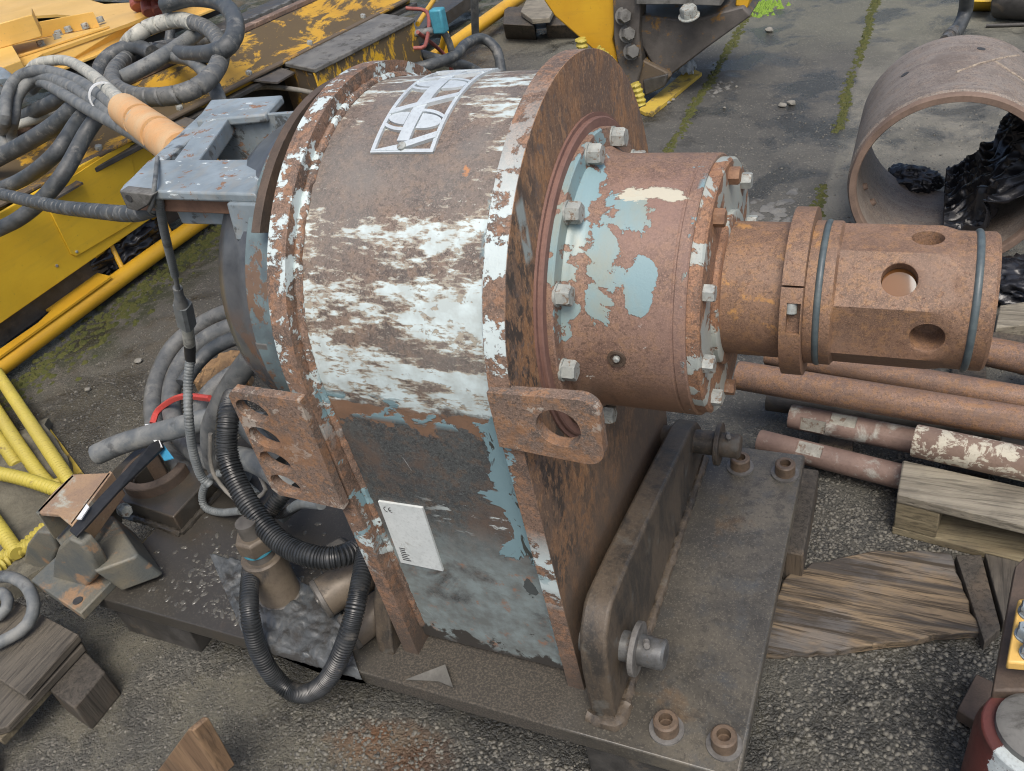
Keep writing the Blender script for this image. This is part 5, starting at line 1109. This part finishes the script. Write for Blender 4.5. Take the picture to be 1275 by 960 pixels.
for p, lab, r in zip(low, labs, (.027,.030,.024,.024)): hose('mast_hose', ZP((p[0][0]-150, p[0][1]+85, p[0][2]-.12), *p), r, 'rubber_dark', lab)
hose('mast_hose', ZP((-30,168,.64),(40,150,.66),(85,128,.68)), .018, 'white_hose', 'pale printed hose lying between the dark ones on the rail')
hose('spiral_hose', ZP((-220,170,.76),(-120,205,.79),(-30,233,.84),(20,246,.88),(70,257,.92),(120,263,.96),(165,266,.99),(195,258,1.01)), .0145, 'rubber_dark', 'dark spiral wrapped hose running in to the frame end bracket', rf_=spiral(.03), step=.0022)
hose('grey_fitting', ZP((-25,92,.8),(0,98,.8),(8,112,.78)), .045, 'bluegrey', 'blue-grey hose fitting at the mast end of the bundle', 'fitting')
bag(-3.03, 2.30, .10, .10, .22, .09, 11, .4, label='black plastic film stuffed under the yellow side panel')

# ------------------------------------------------------------------ far side: tangle, pipes, bucket
hose('air_hose', ZP((500,45,.42),(545,38,.42),(558,50,.36),(565,75,.25),(575,100,.15)), .018, 'rubber_dust', 'pale green grey thin hose hanging beside the cover box')
hose('air_hose', ZP((505,10,.50),(532,16,.46),(530,55,.40),(515,60,.40)), .010, 'red_cast', 'thin red hose curling beside the cover box')
hose('air_hose', ZP((520,40,.45),(545,60,.30),(560,78,.2),(562,100,.1)), .010, 'red_cast', 'second thin red hose hanging in the tangle')
hose('air_hose', ZP((480,92,.28),(530,82,.30),(565,70,.28),(580,55,.28),(600,48,.26),(618,62,.2),(625,92,.1)), .028, 'rubber_dark', 'black hose bent in an arch beyond the gearbox top')
hose('air_hose', ZP((515,65,.3),(550,75,.28),(580,82,.2),(605,95,.1)), .026, 'rubber_dark', 'dark hose lying low in the tangle beyond the cover box')
hose('post_hose', YP((592,48,4.6),(591,0,4.5),(592,-60,4.4)), .022, 'rubber', 'grey upright pipe standing in the tangle of hoses', 'pipe')
p = P(545,18,'z',.5); tag(ob('blue_valve', MB().hexa([p+Vector((x,y,z)) for z in (-.09,.03) for x,y in ((-.035,-.03),(.035,-.03),(.035,.03),(-.035,.03))]), M['teal'], bevel=.01), 'small blue green valve on top of the thin hoses', 'valve')
for i, q in enumerate((((556,60,.12),(650,-5,.12)),((520,30,.35),(560,-30,.35)),((545,80,.1),(555,40,.3)))):
    hose('yellow_pipe', ZP(*q), (.04,.014,.018)[i], 'yellow_tube', ('thick yellow pipe receding beyond the hose tangle','thin yellow bar slanting up beyond the hose tangle','short yellow bar standing in the hose tangle')[i], 'pipe')
mb = MB(); mb.hexa(PZ(0,(630,48),(668,50),(668,30),(632,28)) + PZ(.13,(626,30),(665,32),(662,8),(628,8))); tag(ob('timber_block', mb, M['wood_end'], bevel=.006), 'black timber block under the pale wood by the bucket', 'timber')
mb = MB(); mb.hexa(PZ(0,(682,48),(722,48),(715,28),(680,28)) + PZ(.10,(680,32),(718,30),(712,12),(678,14))); tag(ob('timber_block', mb, M['wood_end'], bevel=.006), 'black timber block closest to the yellow bucket plate', 'timber')
tag(ob('pale_wood', MB().slab(PZ(.17,(648,14),(660,-10),(700,-10),(684,22),(662,24)), .03), M['wood_pallet'], bevel=.004), 'pale wood piece on the black timber block', 'wood')
bk = thing('digging_bucket', P(800,130,'z',0), 'worn yellow digging bucket with large bolts, its tip on a yellow plank', 'bucket')
yb = 4.05
def bp_(pts, y, th, mat, nm, bev=.008): return ob(nm, MB().poly3(PY(y, *pts), (0,th,0)), M[mat], bk, bev)
bp_([(650,-40),(790,-40),(768,20),(762,50),(772,85),(780,110),(757,78),(722,48),(690,20)], yb, .06, 'yellow_tube', 'side_plate')
bp_([(762,-40),(800,-30),(795,40),(800,80),(790,118),(776,105),(768,75),(764,45)], yb-.03, .12, 'bucket_dark', 'cutting_edge')
bp_([(785,18),(860,25),(925,8),(935,20),(880,60),(838,92),(818,92),(800,60)], yb+.02, .5, 'bucket_dark', 'bowl')
bp_([(790,-40),(900,-40),(898,8),(840,6),(790,6)], yb-.06, .5, 'grey_metal', 'upper_shelf')
bp_([(785,85),(800,75),(830,90),(836,95),(815,112),(795,112)], yb-.01, .14, 'bucket', 'lip')
bp_([(800,100),(832,92),(828,108),(802,120)], yb-.02, .12, 'black_metal', 'tooth')
bp_([(920,-30),(945,-30),(930,12),(915,8)], yb+.05, .2, 'yellow_tube', 'rear_lug')
for u, v_ in ((781,42),(786,64),(776,20)):
    inst('bucket_bolt', BOLT_B, P(u,v_,'y',yb-.035), (.55,-.8,.2), .2, bk)
inst('shelf_bolt', BOLT_B, P(858,20,'y',yb-.07), (0,-.3,1), .2, bk, M['zinc'], 1.2)
for q, lab in (([(723,48),(727,70),(730,92)],'yellow coiled rope end hanging by the gearbox top'),([(790,104),(795,118),(798,130)],'yellow coiled rope end beside the bucket tip'),([(742,62),(752,70),(762,80)],'yellow rope under the bucket side plate')):
    mb = MB(); mb.tube(PY(yb-.08, *q), .026, 12, .006, lambda L, th: 1+.15*math.sin(L*260+th)); tag(ob('yellow_rope', mb, M['rebar']), lab, 'rope')
q = PZ(.02,(795,136),(803,140),(812,141),(874,90),(858,84)); tag(ob('yellow_plank', MB().poly3(q, (0,0,-.018)), M['plank_yellow'], bevel=.002), 'flat worn yellow plank under the bucket tip', 'plank')
def rg(u, v):
    a, b2, c2, d2 = PZ(.03,(836,92),(848,78),(868,84),(862,94)); p = a.lerp(b2,u).lerp(d2.lerp(c2,u),v)
    return (p.x, p.y, .03+.05*abs(nz((u*2,v*2,0),1.7,3))+.04*math.sin(PI*u)*math.sin(PI*v))
tag(ob('rag', sheet(MB(), rg, 24, 18, .004), M['rag']), 'crumpled pale grey rag lying on the yellow plank', 'rag')
# far right: hose end and yellow foot
hh = thing('black_hose', P(1180,48,'z',0), 'thick black hose with steel end fitting coming down to the concrete', 'hose')
ob('hose_body', MB().tube(ZP((1186,44,.03),(1196,30,.05),(1203,8,.12),(1204,-30,.3)), .033, 16, .03), M['rubber_dark'], hh)
f0, f1 = P(1176,50,'z',.035), P(1188,40,'z',.035); ob('end_fitting', MB().lathe([(0,.016),(0,.024),((f1-f0).length*.5,.026),((f1-f0).length*.5,.033),((f1-f0).length,.034)], f0, f1-f0, 20), M['pin'], hh); ob('fitting_bore', MB().lathe([(-.001,.015),(.001,.015)], f0, f1-f0, 16), M['rust_dark'], hh)
tag(ob('steel_block', MB().hexa(PZ(0,(1210,14),(1236,14),(1236,4),(1210,4)) + PZ(.09,(1212,2),(1236,2),(1234,-14),(1214,-14))), M['yellow'], bevel=.006), 'yellow steel block standing behind the casing tube', 'block')
tag(ob('black_roller', MB().cyl(P(1245,-4,'z',.1), P(1320,0,'z',.1), .1), M['black_metal'], bevel=.01), 'black roller behind the casing tube beside the yellow foot', 'roller')
hose('thin_rod', ZP((1228,32,.01),(1290,30,.01)), .009, 'black_metal', 'thin dark rod lying on the ground behind the casing tube', 'rod')
